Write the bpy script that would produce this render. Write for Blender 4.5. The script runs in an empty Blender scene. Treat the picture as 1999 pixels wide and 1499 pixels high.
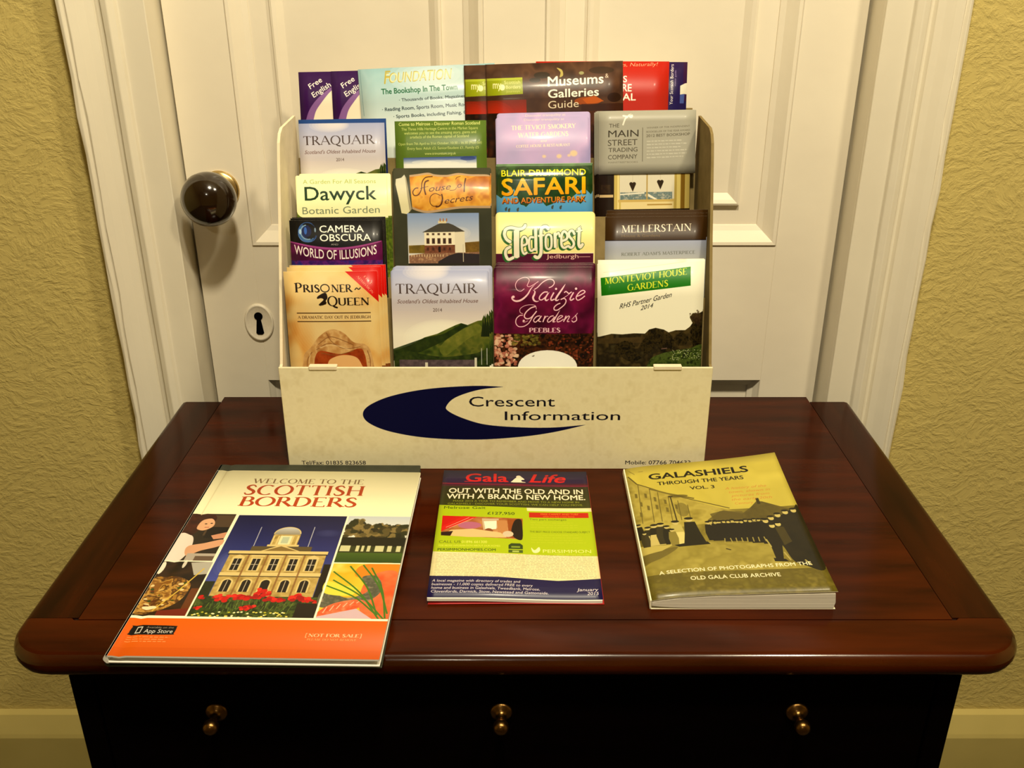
import bpy, bmesh, math, random
import numpy as np
from mathutils import Vector, Matrix

# ---------------------------------------------------------------- camera, light, exposure
SC = bpy.context.scene
C = SC.collection
T0 = 0.75                                  # height of the chest top above the floor
cam_d = bpy.data.cameras.new('camera'); cam = bpy.data.objects.new('camera', cam_d); C.objects.link(cam)
cam.location = (0, 0, T0 + 0.5)
cam.rotation_euler = (math.radians(90 - 24.757), 0, 0)
cam_d.sensor_width = 36; cam_d.lens = 36 * 1865 / 1999
cam_d.shift_x = -6.5 / 1999; cam_d.clip_start = 0.02
SC.camera = cam
SC.view_settings.view_transform = 'Standard'; SC.view_settings.look = 'None'
SC.view_settings.gamma = 1; SC.view_settings.use_curve_mapping = False
SC.view_settings.exposure = 0.0
w = bpy.data.worlds.new('world'); SC.world = w; w.use_nodes = True
w.node_tree.nodes['Background'].inputs[0].default_value = (1, .86, .6, 1)
w.node_tree.nodes['Background'].inputs[1].default_value = 0.02

def area(name, loc, size, power, col, target=None, spread=180):
    l = bpy.data.lights.new(name, 'AREA'); l.shape = 'DISK'; l.size = size; l.energy = power; l.color = col; l.spread = math.radians(spread)
    o = bpy.data.objects.new(name, l); C.objects.link(o); o.location = loc
    if target: o.rotation_euler = (Vector(target) - Vector(loc)).to_track_quat('-Z', 'Y').to_euler()
    return o
area('ceiling_lamp', (0.05, .12, T0 + 1.62), .14, 27, (1, .88, .64), (0, .85, T0 + .1))
area('ceiling_lamp', (0.72, .10, T0 + 1.62), .14, 14, (1, .86, .60), (0.05, .85, T0 + .1))
area('room_lamp', (-.25, -1.9, T0 + 1.55), .10, 4, (1, .90, .68), (0, 1, T0 + .2))

# ---------------------------------------------------------------- print shop
# Flat print (covers, photographs, lettering) is painted procedurally into
# in-memory textures: polygons, strokes, value noise and type.
def _arr(c):
    return np.array(c[:3], dtype=np.float32) / 255.0

def vg(c0, c1, y0, y1):
    a, b = _arr(c0), _arr(c1)
    def f(X, Y):
        t = np.clip((Y - y0) / (y1 - y0), 0, 1)[..., None]
        return a * (1 - t) + b * t
    return f

def vnoise(X, Y, cell, seed):
    rs = np.random.RandomState(seed)
    g = rs.rand(64, 64).astype(np.float32)
    x = X / cell; y = Y / cell
    xi = np.floor(x).astype(int); yi = np.floor(y).astype(int)
    fx = x - xi; fy = y - yi
    fx = fx * fx * (3 - 2 * fx); fy = fy * fy * (3 - 2 * fy)
    a = g[yi % 64, xi % 64]; b = g[yi % 64, (xi + 1) % 64]
    c = g[(yi + 1) % 64, xi % 64]; d = g[(yi + 1) % 64, (xi + 1) % 64]
    return (a * (1 - fx) + b * fx) * (1 - fy) + (c * (1 - fx) + d * fx) * fy

def fbm(X, Y, cell, seed):
    return (vnoise(X, Y, cell, seed) * .5 + vnoise(X, Y, cell * .5, seed + 1) * .3 + vnoise(X, Y, cell * .25, seed + 2) * .2)

def mott(cols, cell, seed, con=1.7):
    cs = np.array([_arr(c) for c in cols])
    def f(X, Y):
        t = np.clip((fbm(X, Y, cell, seed) - .5) * con + .5, 0, .9999) * (len(cs) - 1)
        i = t.astype(int); fr = (t - i)[..., None]
        return cs[i] * (1 - fr) + cs[np.minimum(i + 1, len(cs) - 1)] * fr
    return f

def spline(pts, n=8, closed=False):
    p = [np.array(q, float) for q in pts]
    if len(p) < 3: return [tuple(q) for q in p]
    if closed: p = [p[-1]] + p + [p[0], p[1]]
    else: p = [2 * p[0] - p[1]] + p + [2 * p[-1] - p[-2]]
    out = []
    for i in range(1, len(p) - 2):
        for k in range(n):
            t = k / n
            out.append(tuple(.5 * (2 * p[i] + (p[i + 1] - p[i - 1]) * t + (2 * p[i - 1] - 5 * p[i] + 4 * p[i + 1] - p[i + 2]) * t * t
                                   + (3 * p[i] - p[i - 1] - 3 * p[i + 1] + p[i + 2]) * t ** 3)))
    if not closed: out.append(tuple(p[-2]))
    return out

_tc = {}
def type_tris(s, bold=0.0):
    """triangles of a line of type in the built-in font, cap height 1, y up"""
    k = (s, bold)
    if k in _tc: return _tc[k]
    cu = bpy.data.curves.new('type', 'FONT'); cu.body = s; cu.size = 1
    cu.resolution_u = 3
    ob = bpy.data.objects.new('type', cu); bpy.context.scene.collection.objects.link(ob)
    dg = bpy.context.evaluated_depsgraph_get(); dg.update()
    me = ob.evaluated_get(dg).to_mesh(); me.calc_loop_triangles()
    v = np.zeros(len(me.vertices) * 3, np.float32); me.vertices.foreach_get('co', v); v = v.reshape(-1, 3)[:, :2]
    t = np.zeros(len(me.loop_triangles) * 3, np.int32); me.loop_triangles.foreach_get('vertices', t)
    r = v[t.reshape(-1, 3)].astype(np.float64).copy()
    if bold:                                     # heavier weights: the outline swollen in eight directions
        r = np.concatenate([r] + [r + np.array([math.cos(k * math.pi / 4), math.sin(k * math.pi / 4)]) * bold * .62 for k in range(8)])
    ob.evaluated_get(dg).to_mesh_clear()
    bpy.data.objects.remove(ob); bpy.data.curves.remove(cu)
    _tc[k] = r
    return r
CAP = None
def _arc(cx, cy, rx, ry, a0, a1, n=14):
    return [(cx + rx * math.cos(math.radians(a0 + (a1 - a0) * i / n)), cy + ry * math.sin(math.radians(a0 + (a1 - a0) * i / n))) for i in range(n + 1)]
# roman capitals as pen strokes: (width, [(points, pen)...], [serif centres])  pen: T thick, t thin, c curved (thick at the sides)
SER = {
 'A': (.92, [([(.06, 0), (.45, 1)], 't'), ([(.45, 1), (.86, 0)], 'T'), ([(.2, .36), (.7, .36)], 't')], [(.06, 0), (.86, 0)]),
 'B': (.72, [([(.15, 0), (.15, 1)], 'T'), ([(.15, 1), (.36, 1)] + _arc(.36, .77, .2, .23, 90, -90) + [(.15, .54)], 'c'), ([(.36, .54)] + _arc(.38, .27, .26, .27, 90, -90) + [(.15, 0)], 'c')], [(.12, 0), (.12, 1)]),
 'C': (.85, [(_arc(.48, .5, .4, .5, 50, 310, 22), 'c')], []),
 'D': (.88, [([(.15, 0), (.15, 1)], 'T'), ([(.15, 1), (.36, 1)] + _arc(.36, .5, .42, .5, 90, -90, 20) + [(.15, 0)], 'c')], [(.12, 0), (.12, 1)]),
 'E': (.7, [([(.15, 0), (.15, 1)], 'T'), ([(.15, 1), (.6, 1), (.6, .88)], 't'), ([(.15, .52), (.5, .52)], 't'), ([(.15, 0), (.64, 0), (.64, .14)], 't')], [(.12, 0), (.12, 1)]),
 'F': (.64, [([(.15, 0), (.15, 1)], 'T'), ([(.15, 1), (.58, 1), (.58, .86)], 't'), ([(.15, .52), (.48, .52)], 't')], [(.15, 0), (.12, 1)]),
 'G': (.92, [(_arc(.48, .5, .4, .5, 50, 300, 22) + [(.76, .12), (.76, .45)], 'c')], [(.76, .45)]),
 'H': (.92, [([(.15, 0), (.15, 1)], 'T'), ([(.76, 0), (.76, 1)], 'T'), ([(.15, .52), (.76, .52)], 't')], [(.15, 0), (.15, 1), (.76, 0), (.76, 1)]),
 'I': (.36, [([(.18, 0), (.18, 1)], 'T')], [(.18, 0), (.18, 1)]),
 'J': (.42, [([(.22, 1), (.22, .1), (.1, -.15)], 'T')], [(.22, 1)]),
 'K': (.85, [([(.15, 0), (.15, 1)], 'T'), ([(.15, .45), (.66, 1)], 't'), ([(.32, .6), (.78, 0)], 'T')], [(.15, 0), (.15, 1), (.66, 1), (.78, 0)]),
 'L': (.66, [([(.15, 0), (.15, 1)], 'T'), ([(.15, 0), (.6, 0), (.6, .16)], 't')], [(.12, 0), (.15, 1)]),
 'M': (1.08, [([(.15, 0), (.17, 1)], 't'), ([(.17, 1), (.53, .05)], 'T'), ([(.53, .05), (.88, 1)], 't'), ([(.88, 1), (.92, 0)], 'T')], [(.15, 0), (.92, 0), (.15, 1), (.9, 1)]),
 'N': (.96, [([(.15, 0), (.15, 1)], 't'), ([(.15, 1), (.8, 0)], 'T'), ([(.8, 0), (.8, 1)], 't')], [(.15, 0), (.12, 1), (.8, 1)]),
 'O': (.96, [(_arc(.48, .5, .41, .5, 0, 360, 28), 'c')], []),
 'P': (.68, [([(.15, 0), (.15, 1)], 'T'), ([(.15, 1), (.34, 1)] + _arc(.34, .74, .25, .26, 90, -90) + [(.15, .48)], 'c')], [(.15, 0), (.12, 1)]),
 'Q': (.98, [(_arc(.48, .5, .41, .5, 0, 360, 28), 'c'), ([(.5, .04), (.68, -.12), (.95, -.2)], 'T')], []),
 'R': (.8, [([(.15, 0), (.15, 1)], 'T'), ([(.15, 1), (.34, 1)] + _arc(.34, .75, .22, .25, 90, -90) + [(.15, .5)], 'c'), ([(.36, .5), (.76, 0)], 'T')], [(.15, 0), (.12, 1), (.76, 0)]),
 'S': (.62, [(spline([(.52, .8), (.42, .96), (.29, .99), (.15, .9), (.12, .74), (.24, .58), (.42, .44), (.52, .28), (.47, .09), (.31, .01), (.15, .05), (.07, .2)], 4), 'S')], []),
 'T': (.78, [([(.39, 0), (.39, 1)], 'T'), ([(.06, .84), (.06, 1), (.72, 1), (.72, .84)], 't')], [(.39, 0)]),
 'U': (.92, [([(.15, 1), (.15, .35)] + _arc(.46, .3, .31, .3, 180, 360, 12) + [(.77, 1)], 'c')], [(.15, 1), (.77, 1)]),
 'V': (.9, [([(.08, 1), (.45, 0)], 'T'), ([(.45, 0), (.82, 1)], 't')], [(.08, 1), (.82, 1)]),
 'W': (1.28, [([(.08, 1), (.38, 0)], 'T'), ([(.38, 0), (.66, 1)], 't'), ([(.62, 1), (.9, 0)], 'T'), ([(.9, 0), (1.2, 1)], 't')], [(.08, 1), (.64, 1), (1.2, 1)]),
 'X': (.86, [([(.1, 1), (.76, 0)], 'T'), ([(.76, 1), (.1, 0)], 't')], [(.1, 1), (.76, 0), (.76, 1), (.1, 0)]),
 'Y': (.84, [([(.08, 1), (.4, .46), (.4, 0)], 'T'), ([(.74, 1), (.4, .46)], 't')], [(.4, 0), (.08, 1), (.74, 1)]),
 'Z': (.76, [([(.1, .86), (.1, 1), (.64, 1)], 't'), ([(.64, 1), (.08, 0)], 'T'), ([(.08, 0), (.66, 0), (.66, .14)], 't')], []),
 '~': (.6, [([(.06, .3), (.18, .4), (.36, .28), (.52, .4)], 'T')], []), "'": (.24, [([(.12, 1), (.1, .78)], 'T')], []),
 '.': (.26, [([(.12, .0), (.12, .1)], 'T')], []), ' ': (.36, [], []), '&': (.9, [(_arc(.4, .74, .2, .24, 300, -30, 12) + [(.8, 0)], 'T'), (_arc(.38, .26, .3, .27, 100, 370, 14), 'c')], []),
}
def _quads(pts, widths):
    """sweep a pen along points -> triangles"""
    out = []
    for i in range(len(pts) - 1):
        a = np.array(pts[i], float); b = np.array(pts[i + 1], float); d = b - a; L = math.hypot(*d)
        if L < 1e-9: continue
        n = np.array([-d[1], d[0]]) / L; w0 = widths[i] / 2; w1 = widths[i + 1] / 2
        p = [a + n * w0, b + n * w1, b - n * w1, a - n * w0]
        out.append([p[0], p[1], p[2]]); out.append([p[0], p[2], p[3]])
    for q, w in zip(pts[1:-1], widths[1:-1]):          # round joints
        if w > 0:
            ring = [np.array([q[0] + w / 2 * math.cos(k * math.pi / 3), q[1] + w / 2 * math.sin(k * math.pi / 3)]) for k in range(6)]
            for k in range(1, 5): out.append([ring[0], ring[k], ring[k + 1]])
    return out
def serif_tris(s, wt=1.0):
    out = []; x = 0; T = .135 * wt; t = .05 * wt
    for ch in s:
        w, st, sf = SER.get(ch, SER[' '])
        sc = 1.0
        for pts, pen in st:
            pts = [(x + px, py) for px, py in pts]
            ws = []
            for i in range(len(pts)):
                a = pts[max(i - 1, 0)]; b = pts[min(i + 1, len(pts) - 1)]
                d = math.hypot(b[0] - a[0], b[1] - a[1]) or 1
                v = abs(b[1] - a[1]) / d
                ws.append(T if pen == 'T' else t if pen == 't' else t + (T - t) * v ** 1.5 if pen == 'c' else t * 1.2 + (T - t) * math.sin(math.pi * i / (len(pts) - 1)) ** 1.6)
            out += _quads(pts, ws)
        for sx, sy in sf:
            out += _quads([(x + sx - .13, sy + (t / 2 if sy < .5 else -t / 2)), (x + sx + .13, sy + (t / 2 if sy < .5 else -t / 2))], [t, t])
        x += w + .04
    return np.array(out)

class Sheet:
    """a printed sheet; layout units through unit(k, ox, oy): local = u/k - offset"""
    def __init__(s, name, W, H, ppu, bg):
        s.name = name; s.W = W; s.H = H; s.p = ppu; s.w = int(W * ppu); s.h = int(H * ppu)
        yy, xx = np.mgrid[0:s.h, 0:s.w]
        s.X = (xx + .5).astype(np.float32) / ppu; s.Y = (yy + .5).astype(np.float32) / ppu
        s.k = 1.0; s.ox = s.oy = 0.0
        s.px = np.zeros((s.h, s.w, 3), np.float32)
        s.px[:] = bg(s.X, s.Y) if callable(bg) else _arr(bg)
    def unit(s, k=1.0, ox=0.0, oy=0.0): s.k = k; s.ox = ox; s.oy = oy; return s
    def tris(s, tr, col, a=1.0):
        tr = np.asarray(tr, float)
        if tr.size == 0: return
        tr = (tr / s.k - np.array([s.ox, s.oy])) * s.p
        ar = (tr[:, 1, 0] - tr[:, 0, 0]) * (tr[:, 2, 1] - tr[:, 0, 1]) - (tr[:, 2, 0] - tr[:, 0, 0]) * (tr[:, 1, 1] - tr[:, 0, 1])
        f = ar < 0; tr[f] = tr[f][:, ::-1]
        e = np.concatenate([np.concatenate([tr[:, i], tr[:, (i + 1) % 3]], 1) for i in range(3)])
        s._scan(e, col, a)
    def _scan(s, e, col, a):
        SS = 3
        x0 = int(max(0, math.floor(e[:, [0, 2]].min()))); x1 = int(min(s.w, math.ceil(e[:, [0, 2]].max()) + 1))
        y0 = int(max(0, math.floor(e[:, [1, 3]].min()))); y1 = int(min(s.h, math.ceil(e[:, [1, 3]].max()) + 1))
        if x1 <= x0 or y1 <= y0: return
        e = e[e[:, 1] != e[:, 3]]
        sg = np.where(e[:, 3] > e[:, 1], 1, -1); lo = np.minimum(e[:, 1], e[:, 3]); hi = np.maximum(e[:, 1], e[:, 3])
        sl = (e[:, 2] - e[:, 0]) / (e[:, 3] - e[:, 1])
        m = np.zeros(((y1 - y0), (x1 - x0) * SS + 1), np.float32)
        for r in range((y1 - y0) * SS):
            y = y0 + (r + .5) / SS
            k = (lo <= y) & (hi > y)
            if not k.any(): continue
            x = e[k, 0] + (y - e[k, 1]) * sl[k]; o = np.argsort(x, kind='stable'); x = x[o]; w = np.cumsum(sg[k][o])
            ins = w != 0; st = ins & ~np.concatenate([[False], ins[:-1]]); en = ~ins & np.concatenate([[False], ins[:-1]])
            xa = np.clip(np.rint((x[st] - x0) * SS), 0, m.shape[1] - 1).astype(int); xb = np.clip(np.rint((x[en] - x0) * SS), 0, m.shape[1] - 1).astype(int)
            n = min(len(xa), len(xb))
            row = np.zeros(m.shape[1], np.float32); np.add.at(row, xa[:n], 1); np.add.at(row, xb[:n], -1)
            m[r // SS] += np.cumsum(row)
        cov = m[:, :-1].reshape(y1 - y0, x1 - x0, SS).mean(2) / SS
        s._blend(x0, y0, x1, y1, np.clip(cov, 0, 1), col, a)
    def _blend(s, x0, y0, x1, y1, cov, col, a):
        c = col(s.X[y0:y1, x0:x1], s.Y[y0:y1, x0:x1]) if callable(col) else _arr(col)
        k = (cov * a)[..., None]
        s.px[y0:y1, x0:x1] = s.px[y0:y1, x0:x1] * (1 - k) + c * k
    def P(s, pts, col, a=1.0):
        q = (np.array(pts, float) / s.k - np.array([s.ox, s.oy])) * s.p
        s._scan(np.concatenate([q, np.roll(q, -1, 0)], 1), col, a)
    def R(s, x0, y0, x1, y1, col, a=1.0): s.P([(x0, y0), (x1, y0), (x1, y1), (x0, y1)], col, a)
    def E(s, cx, cy, rx, ry, col, a=1.0): s.P(_arc(cx, cy, rx, ry, 0, 350, 30), col, a)
    def B(s, cx, cy, rx, ry, col, a=1.0):
        rs = random.Random(int(cx * 7 + cy * 13)); n = 44
        s.P([(cx + rx * math.cos(6.283 * k / n) * (.82 + .3 * rs.random()), cy + ry * math.sin(6.283 * k / n) * (.82 + .3 * rs.random())) for k in range(n)], col, a)
    def L(s, pts, w, col, a=1.0, smooth=False, taper=False):
        if smooth: pts = spline(pts)
        n = len(pts)
        ws = [w * (math.sin(math.pi * (i + .6) / (n + .2)) ** .8 if taper else 1) for i in range(n)]
        s.tris(_quads(pts, ws), col, a)
    def T(s, txt, x0, x1, base, cap, col, font='sans', bold=0.0, shear=0.0, rise=0.0, warp=None, a=1.0, wt=1.0, up=False):
        global CAP
        if font == 'serif': tr = serif_tris(txt, wt)
        else:
            if CAP is None: CAP = float(type_tris('H')[..., 1].max())
            tr = type_tris(txt, bold) / CAP
        if len(tr) == 0: return
        tr = tr.copy(); tr[..., 0] -= tr[..., 0].min()
        tr[..., 0] += tr[..., 1] * shear
        w = tr[..., 0].max()
        sx = (x1 - x0) / w if x1 is not None else cap
        X = x0 + tr[..., 0] * sx; Y = base - tr[..., 1] * cap
        if x1 is not None: Y = Y - rise * (X - x0) / (x1 - x0)
        if warp: X, Y = warp(X, Y)
        if up: X, Y = base + (Y - base), Y
        s.tris(np.stack([X, Y], -1), col, a)
    def TV(s, txt, y0, y1, basex, cap, col, bold=0.0, a=1.0):
        """type running upwards from y0 to y1 (y1 < y0)"""
        tr = type_tris(txt, bold) / (CAP or .73); tr = tr.copy(); tr[..., 0] -= tr[..., 0].min(); w = tr[..., 0].max()
        s.tris(np.stack([basex - tr[..., 1] * cap, y0 + tr[..., 0] / w * (y1 - y0)], -1), col, a)
    def greek(s, x0, x1, y0, dy, n, h, col, seed=1, a=.8, rise=0.0, ragged=True):
        """body copy too small to read: rows of word-sized dashes"""
        rs = random.Random(seed); tr = []
        for i in range(n):
            x = x0; y = y0 + i * dy; xe = x1 - (rs.random() * .2 * (x1 - x0) if ragged else 0)
            while x < xe:
                w = h * (1.2 + rs.random() * 3)
                w = min(w, xe - x); yy = y - rise * (x - x0) / (x1 - x0); hh = h * (.6 + .3 * rs.random())
                tr += [[(x, yy), (x + w, yy), (x + w, yy + hh)], [(x, yy), (x + w, yy + hh), (x, yy + hh)]]
                x += w + h * .7
        s.tris(tr, col, a)
    def image(s):
        im = bpy.data.images.new(s.name, s.w, s.h, alpha=False)
        b = np.ones((s.h, s.w, 4), np.float32); b[..., :3] = np.clip(s.px[::-1], 0, 1)
        im.pixels.foreach_set(b.ravel()); im.update(); im.pack()
        return im
# ---------------------------------------------------------------- designs
SHEETS = {}
def new_sheet(name, W, H, bg, ppu=2.2):
    s = Sheet(name, W, H, ppu, bg); SHEETS[name] = s; return s
WHITE = (255, 253, 240)
K = 4.543

def d_prisoner():
    s = new_sheet('prisoner_print', 183, 400, mott([(214, 140, 52), (238, 205, 140), (242, 220, 165)], 60, 3, 1.2))
    for k in range(10): s.E(92, 85, 88 - k * 5, 100 - k * 5, (240, 220, 170), .16)
    s.R(0, 200, 183, 400, (150, 90, 40))
    s.unit(K, 12, 131)
    s.P([(600, 595), (890, 595), (890, 880)], (214, 22, 8))
    for txt, dx, a in (('FREE', 95, 1), ('ADMISSION', 60, 1)):
        L = 34 if txt == 'FREE' else 54
        def wp(X, Y, ox=(760 if txt == 'FREE' else 695), oy=(645 if txt == 'FREE' else 640)):
            return ox + X * .62 - Y * .6, oy + X * .72 + Y * .5
        s.T(txt, 0, 105 if txt == 'FREE' else 220, 0, 26, (250, 200, 180), warp=wp, font='serif')
    D = (45, 32, 22)
    s.T('P', 145, 212, 782, 84, D, 'serif', wt=1.3)
    s.T('RIS', 218, 368, 780, 66, D, 'serif', wt=1.4)
    s.L(_arc(415, 745, 38, 34, 0, 360, 20), 9, D)
    s.T('NER', 470, 660, 780, 66, D, 'serif', wt=1.4)
    s.L([(678, 762), (695, 745), (712, 758), (730, 742)], 9, D, smooth=True)
    s.P(spline([(415, 785), (350, 815), (340, 840), (375, 835), (395, 850), (350, 895), (385, 900), (420, 880), (415, 860), (432, 830)], closed=True), D)
    s.L([(360, 900), (415, 885)], 10, D)
    s.T('Q', 428, 520, 905, 86, D, 'serif', wt=1.3)
    s.T('UEEN', 524, 800, 900, 66, D, 'serif', wt=1.4)
    s.R(148, 966, 808, 975, (95, 70, 45)); s.R(148, 1043, 808, 1052, (95, 70, 45))
    s.T('A DRAMATIC DAY OUT IN JEDBURGH', 152, 805, 1022, 26, (110, 82, 55), 'serif', wt=1.3)
    # hooded cap
    s.P(spline([(160, 1480), (190, 1350), (250, 1290), (330, 1190), (440, 1122), (550, 1150), (640, 1240), (740, 1262), (790, 1330), (815, 1480)]) , mott([(205, 160, 100), (226, 190, 135), (185, 135, 80)], 16, 5))
    s.P(spline([(270, 1480), (285, 1380), (340, 1320), (520, 1350), (690, 1300), (735, 1360), (750, 1480)]), mott([(150, 62, 22), (190, 95, 40)], 12, 2))
    s.P(spline([(385, 1480), (420, 1400), (540, 1360), (660, 1385), (715, 1480)]), (240, 198, 140))
    for pts in ([(300, 1310), (420, 1250), (560, 1300), (700, 1285)], [(320, 1260), (430, 1190), (560, 1230), (640, 1270)], [(260, 1330), (215, 1400), (205, 1470)], [(340, 1340), (480, 1360), (640, 1320)], [(760, 1320), (780, 1400), (780, 1470)], [(400, 1150), (440, 1230), (520, 1290)]):
        s.L(pts, 7, (150, 105, 62), .8, smooth=True)
    for pts in ([(330, 1290), (450, 1265), (600, 1310)], [(240, 1350), (225, 1440)]): s.L(pts, 8, (240, 215, 170), .7, smooth=True)
    return s

def d_traquair():
    s = new_sheet('traquair_print', 196, 400, vg((176, 182, 214), (222, 214, 216), 0, 90))
    for k in range(8): s.E(70 + k * 2, 4, 46 - k * 5, 16 - k * 2, (228, 222, 226), .25)
    s.R(0, 84, 196, 210, vg((222, 214, 216), (250, 246, 232), 86, 132))
    for k in range(9): s.E(100, 142 - k, 80 - k * 6, 42 - k * 4, (255, 253, 240), .3)
    s.unit(K, (762 - 540), (523 - 400))
    D = (80, 62, 58)
    s.T('TRAQUAIR', 1052, 1798, 776, 88, D, 'serif', wt=.95, rise=8)
    s.T("Scotland's Oldest Inhabited House", 1058, 1798, 866, 36, (120, 88, 82), shear=.3, rise=8)
    s.T('2014', 1385, 1468, 942, 32, (110, 92, 88))
    hill = [(990, 1316), (1080, 1290), (1160, 1262), (1230, 1225), (1300, 1185), (1420, 1150), (1500, 1110), (1590, 1068), (1640, 1050), (1700, 1068), (1790, 1030), (1830, 1025), (1850, 975), (1865, 1010), (1880, 960), (1915, 1010), (1940, 1050), (1940, 1480), (990, 1480)]
    s.P(hill, mott([(48, 66, 28), (86, 104, 40), (118, 122, 52), (70, 88, 36)], 24, 7))
    s.P(spline([(1440, 1280), (1560, 1160), (1700, 1085), (1800, 1060), (1830, 1130), (1700, 1200), (1580, 1300), (1480, 1360)], closed=True), mott([(150, 148, 70), (112, 122, 50)], 12, 4), .8)
    s.P([(1000, 1300), (1300, 1190), (1480, 1150), (1640, 1060), (1700, 1075), (1480, 1220), (1250, 1330), (1000, 1400)], mott([(30, 48, 22), (52, 72, 30)], 10, 9), .8)
    s.P(spline([(1000, 1340), (1120, 1310), (1300, 1350), (1500, 1370), (1760, 1340), (1900, 1300), (1940, 1480), (1000, 1480)], closed=True), mott([(28, 42, 18), (50, 70, 28), (72, 86, 36)], 10, 11), .9)
    for x, h in ((1862, 960), (1842, 1000), (1885, 985), (1905, 1030)): s.P([(x, h), (x - 22, 1180), (x + 22, 1180)], (34, 48, 24), .9)
    s.R(1060, 1400, 1780, 1480, mott([(120, 105, 110), (90, 78, 84)], 6, 2))
    for x, w, y in ((1312, 26, 1425), (1770, 22, 1380), (1000, 26, 1410)): s.R(x - w / 2, y, x + w / 2, 1480, (225, 222, 205)); 
    for x in (1825, 1875): s.R(x - 3, 1290, x + 3, 1450, (205, 208, 205))
    return s

def d_kailzie():
    s = new_sheet('kailzie_print', 199, 400, mott([(66, 0, 40), (96, 4, 58), (128, 22, 82), (84, 0, 52)], 44, 21, 1.5))
    for cx, cy, r, a in ((40, 70, 26, .2), (70, 40, 22, .18), (60, 98, 16, .2), (175, 70, 22, .25), (110, 80, 28, .15), (20, 45, 15, .2)):
        for k in range(6): s.E(cx, cy, r - k * 4, r - k * 4, (190, 50, 105), a * .35)
    Z = 10.706
    s.unit(Z, -16, -3)
    C = (250, 214, 222)
    th = [([(480, 430), (400, 485), (320, 450), (290, 350), (340, 250), (440, 195), (530, 190), (582, 240), (560, 310), (540, 365), (590, 385), (690, 330), (780, 270)], 13),
     ([(690, 445), (760, 400), (850, 305), (940, 245), (1030, 222), (1100, 255), (1112, 320), (1065, 380), (1000, 408)], 20),
     ([(980, 500), (900, 505), (820, 580), (800, 650), (850, 672), (930, 610), (990, 520)], 26), ([(1110, 510), (1050, 630), (1060, 680), (1120, 655)], 30),
     ([(1330, 515), (1370, 490), (1430, 532), (1490, 500)], 24), ([(1490, 500), (1380, 590), (1255, 665)], 12), ([(1255, 665), (1330, 640), (1372, 690), (1345, 770), (1270, 840), (1190, 895), (1125, 890), (1120, 835), (1180, 775), (1250, 745)], 24),
     ([(1530, 510), (1462, 640), (1480, 682), (1545, 645)], 30), ([(1600, 600), (1700, 560), (1775, 505), (1730, 468), (1650, 515), (1588, 615), (1620, 682), (1700, 650), (1775, 590)], 24),
     ([(740, 880), (715, 800), (610, 778), (480, 805), (392, 870), (390, 945), (450, 980)], 12), ([(720, 815), (620, 850), (520, 940), (480, 1030), (525, 1085), (610, 1070), (690, 990), (745, 915)], 26),
     ([(705, 960), (640, 1080), (570, 1190), (470, 1255), (360, 1260), (300, 1190), (310, 1090), (380, 1020), (450, 1010)], 20), ([(440, 1150), (480, 1165), (560, 1130)], 10),
     ([(820, 1020), (740, 1040), (680, 1120), (720, 1162), (790, 1100), (840, 1030)], 22), ([(850, 1020), (790, 1130), (840, 1150)], 22), ([(930, 1020), (880, 1160)], 26), ([(895, 1110), (955, 1035), (995, 1035)], 16),
     ([(1110, 1020), (1040, 1040), (980, 1120), (1000, 1162), (1070, 1120), (1130, 1040)], 22), ([(1190, 1110), (1260, 1070), (1305, 1030), (1250, 1020), (1190, 1090), (1195, 1155), (1260, 1140), (1325, 1095)], 20),
     ([(1380, 1020), (1325, 1155)], 24), ([(1340, 1120), (1415, 1035), (1450, 1045), (1405, 1145), (1450, 1150)], 20), ([(1500, 1100), (1600, 1000), (1625, 965)], 12), ([(1580, 1010), (1605, 1080), (1600, 1130), (1540, 1162), (1500, 1130)], 22)]
    for p, w in th: s.L(p, w, C, smooth=True)
    for p, w in (([(720, 320), (620, 430), (555, 545), (470, 635), (380, 690), (290, 700), (225, 660), (215, 610), (250, 598)], 42), ([(660, 450), (705, 490), (690, 560), (665, 620), (690, 685), (745, 708), (800, 690)], 42),
                 ([(1015, 500), (930, 630), (950, 685), (1010, 650)], 38), ([(1355, 325), (1290, 430), (1155, 640), (1175, 685), (1235, 655)], 42), ([(1245, 895), (1150, 1060), (1100, 1150), (1160, 1148)], 34)):
        s.L(p, w, C, smooth=True, taper=True)
    for x, y, r in ((245, 610, 30), (1155, 432, 24), (1582, 432, 26), (468, 1132, 24)): s.E(x, y, r, r, C)
    s.T('PEEBLES', 583, 1262, 1388, 98, (232, 196, 205), 'serif', wt=1.8)
    s.unit(4.1646, 24, 117)
    s.R(90, 1052, 960, 1500, mott([(22, 10, 6), (48, 24, 12), (96, 52, 22), (30, 14, 8), (140, 70, 40)], 14, 31, 1.8))
    rs = random.Random(4)
    for i in range(150):
        x = 100 + rs.random() * 200; y = 1065 + rs.random() * 265
        if x > 190 and 1150 < y < 1240 and rs.random() < .6: continue
        s.E(x, y, 9 + rs.random() * 12, 8 + rs.random() * 9, rs.choice([(232, 190, 165), (214, 150, 128), (190, 120, 100), (240, 210, 180)]), .85)
    for i in range(70):
        x = 250 + rs.random() * 240; y = 1060 + rs.random() * 90
        s.E(x, y, 9 + rs.random() * 8, 6 + rs.random() * 6, rs.choice([(120, 112, 50), (160, 140, 70), (84, 84, 34)]), .8)
    for i in range(60):
        x = 640 + rs.random() * 290; y = 1060 + rs.random() * 230
        s.E(x, y, 5 + rs.random() * 7, 5 + rs.random() * 5, rs.choice([(150, 60, 40), (110, 50, 30), (170, 96, 60)]), .7)
    s.E(552, 1345, 252, 150, (252, 252, 244)); s.L([(425, 1250), (440, 1240)], 6, (120, 110, 100)); s.E(428, 1248, 10, 5, (130, 120, 110), .6)
    return s

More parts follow.
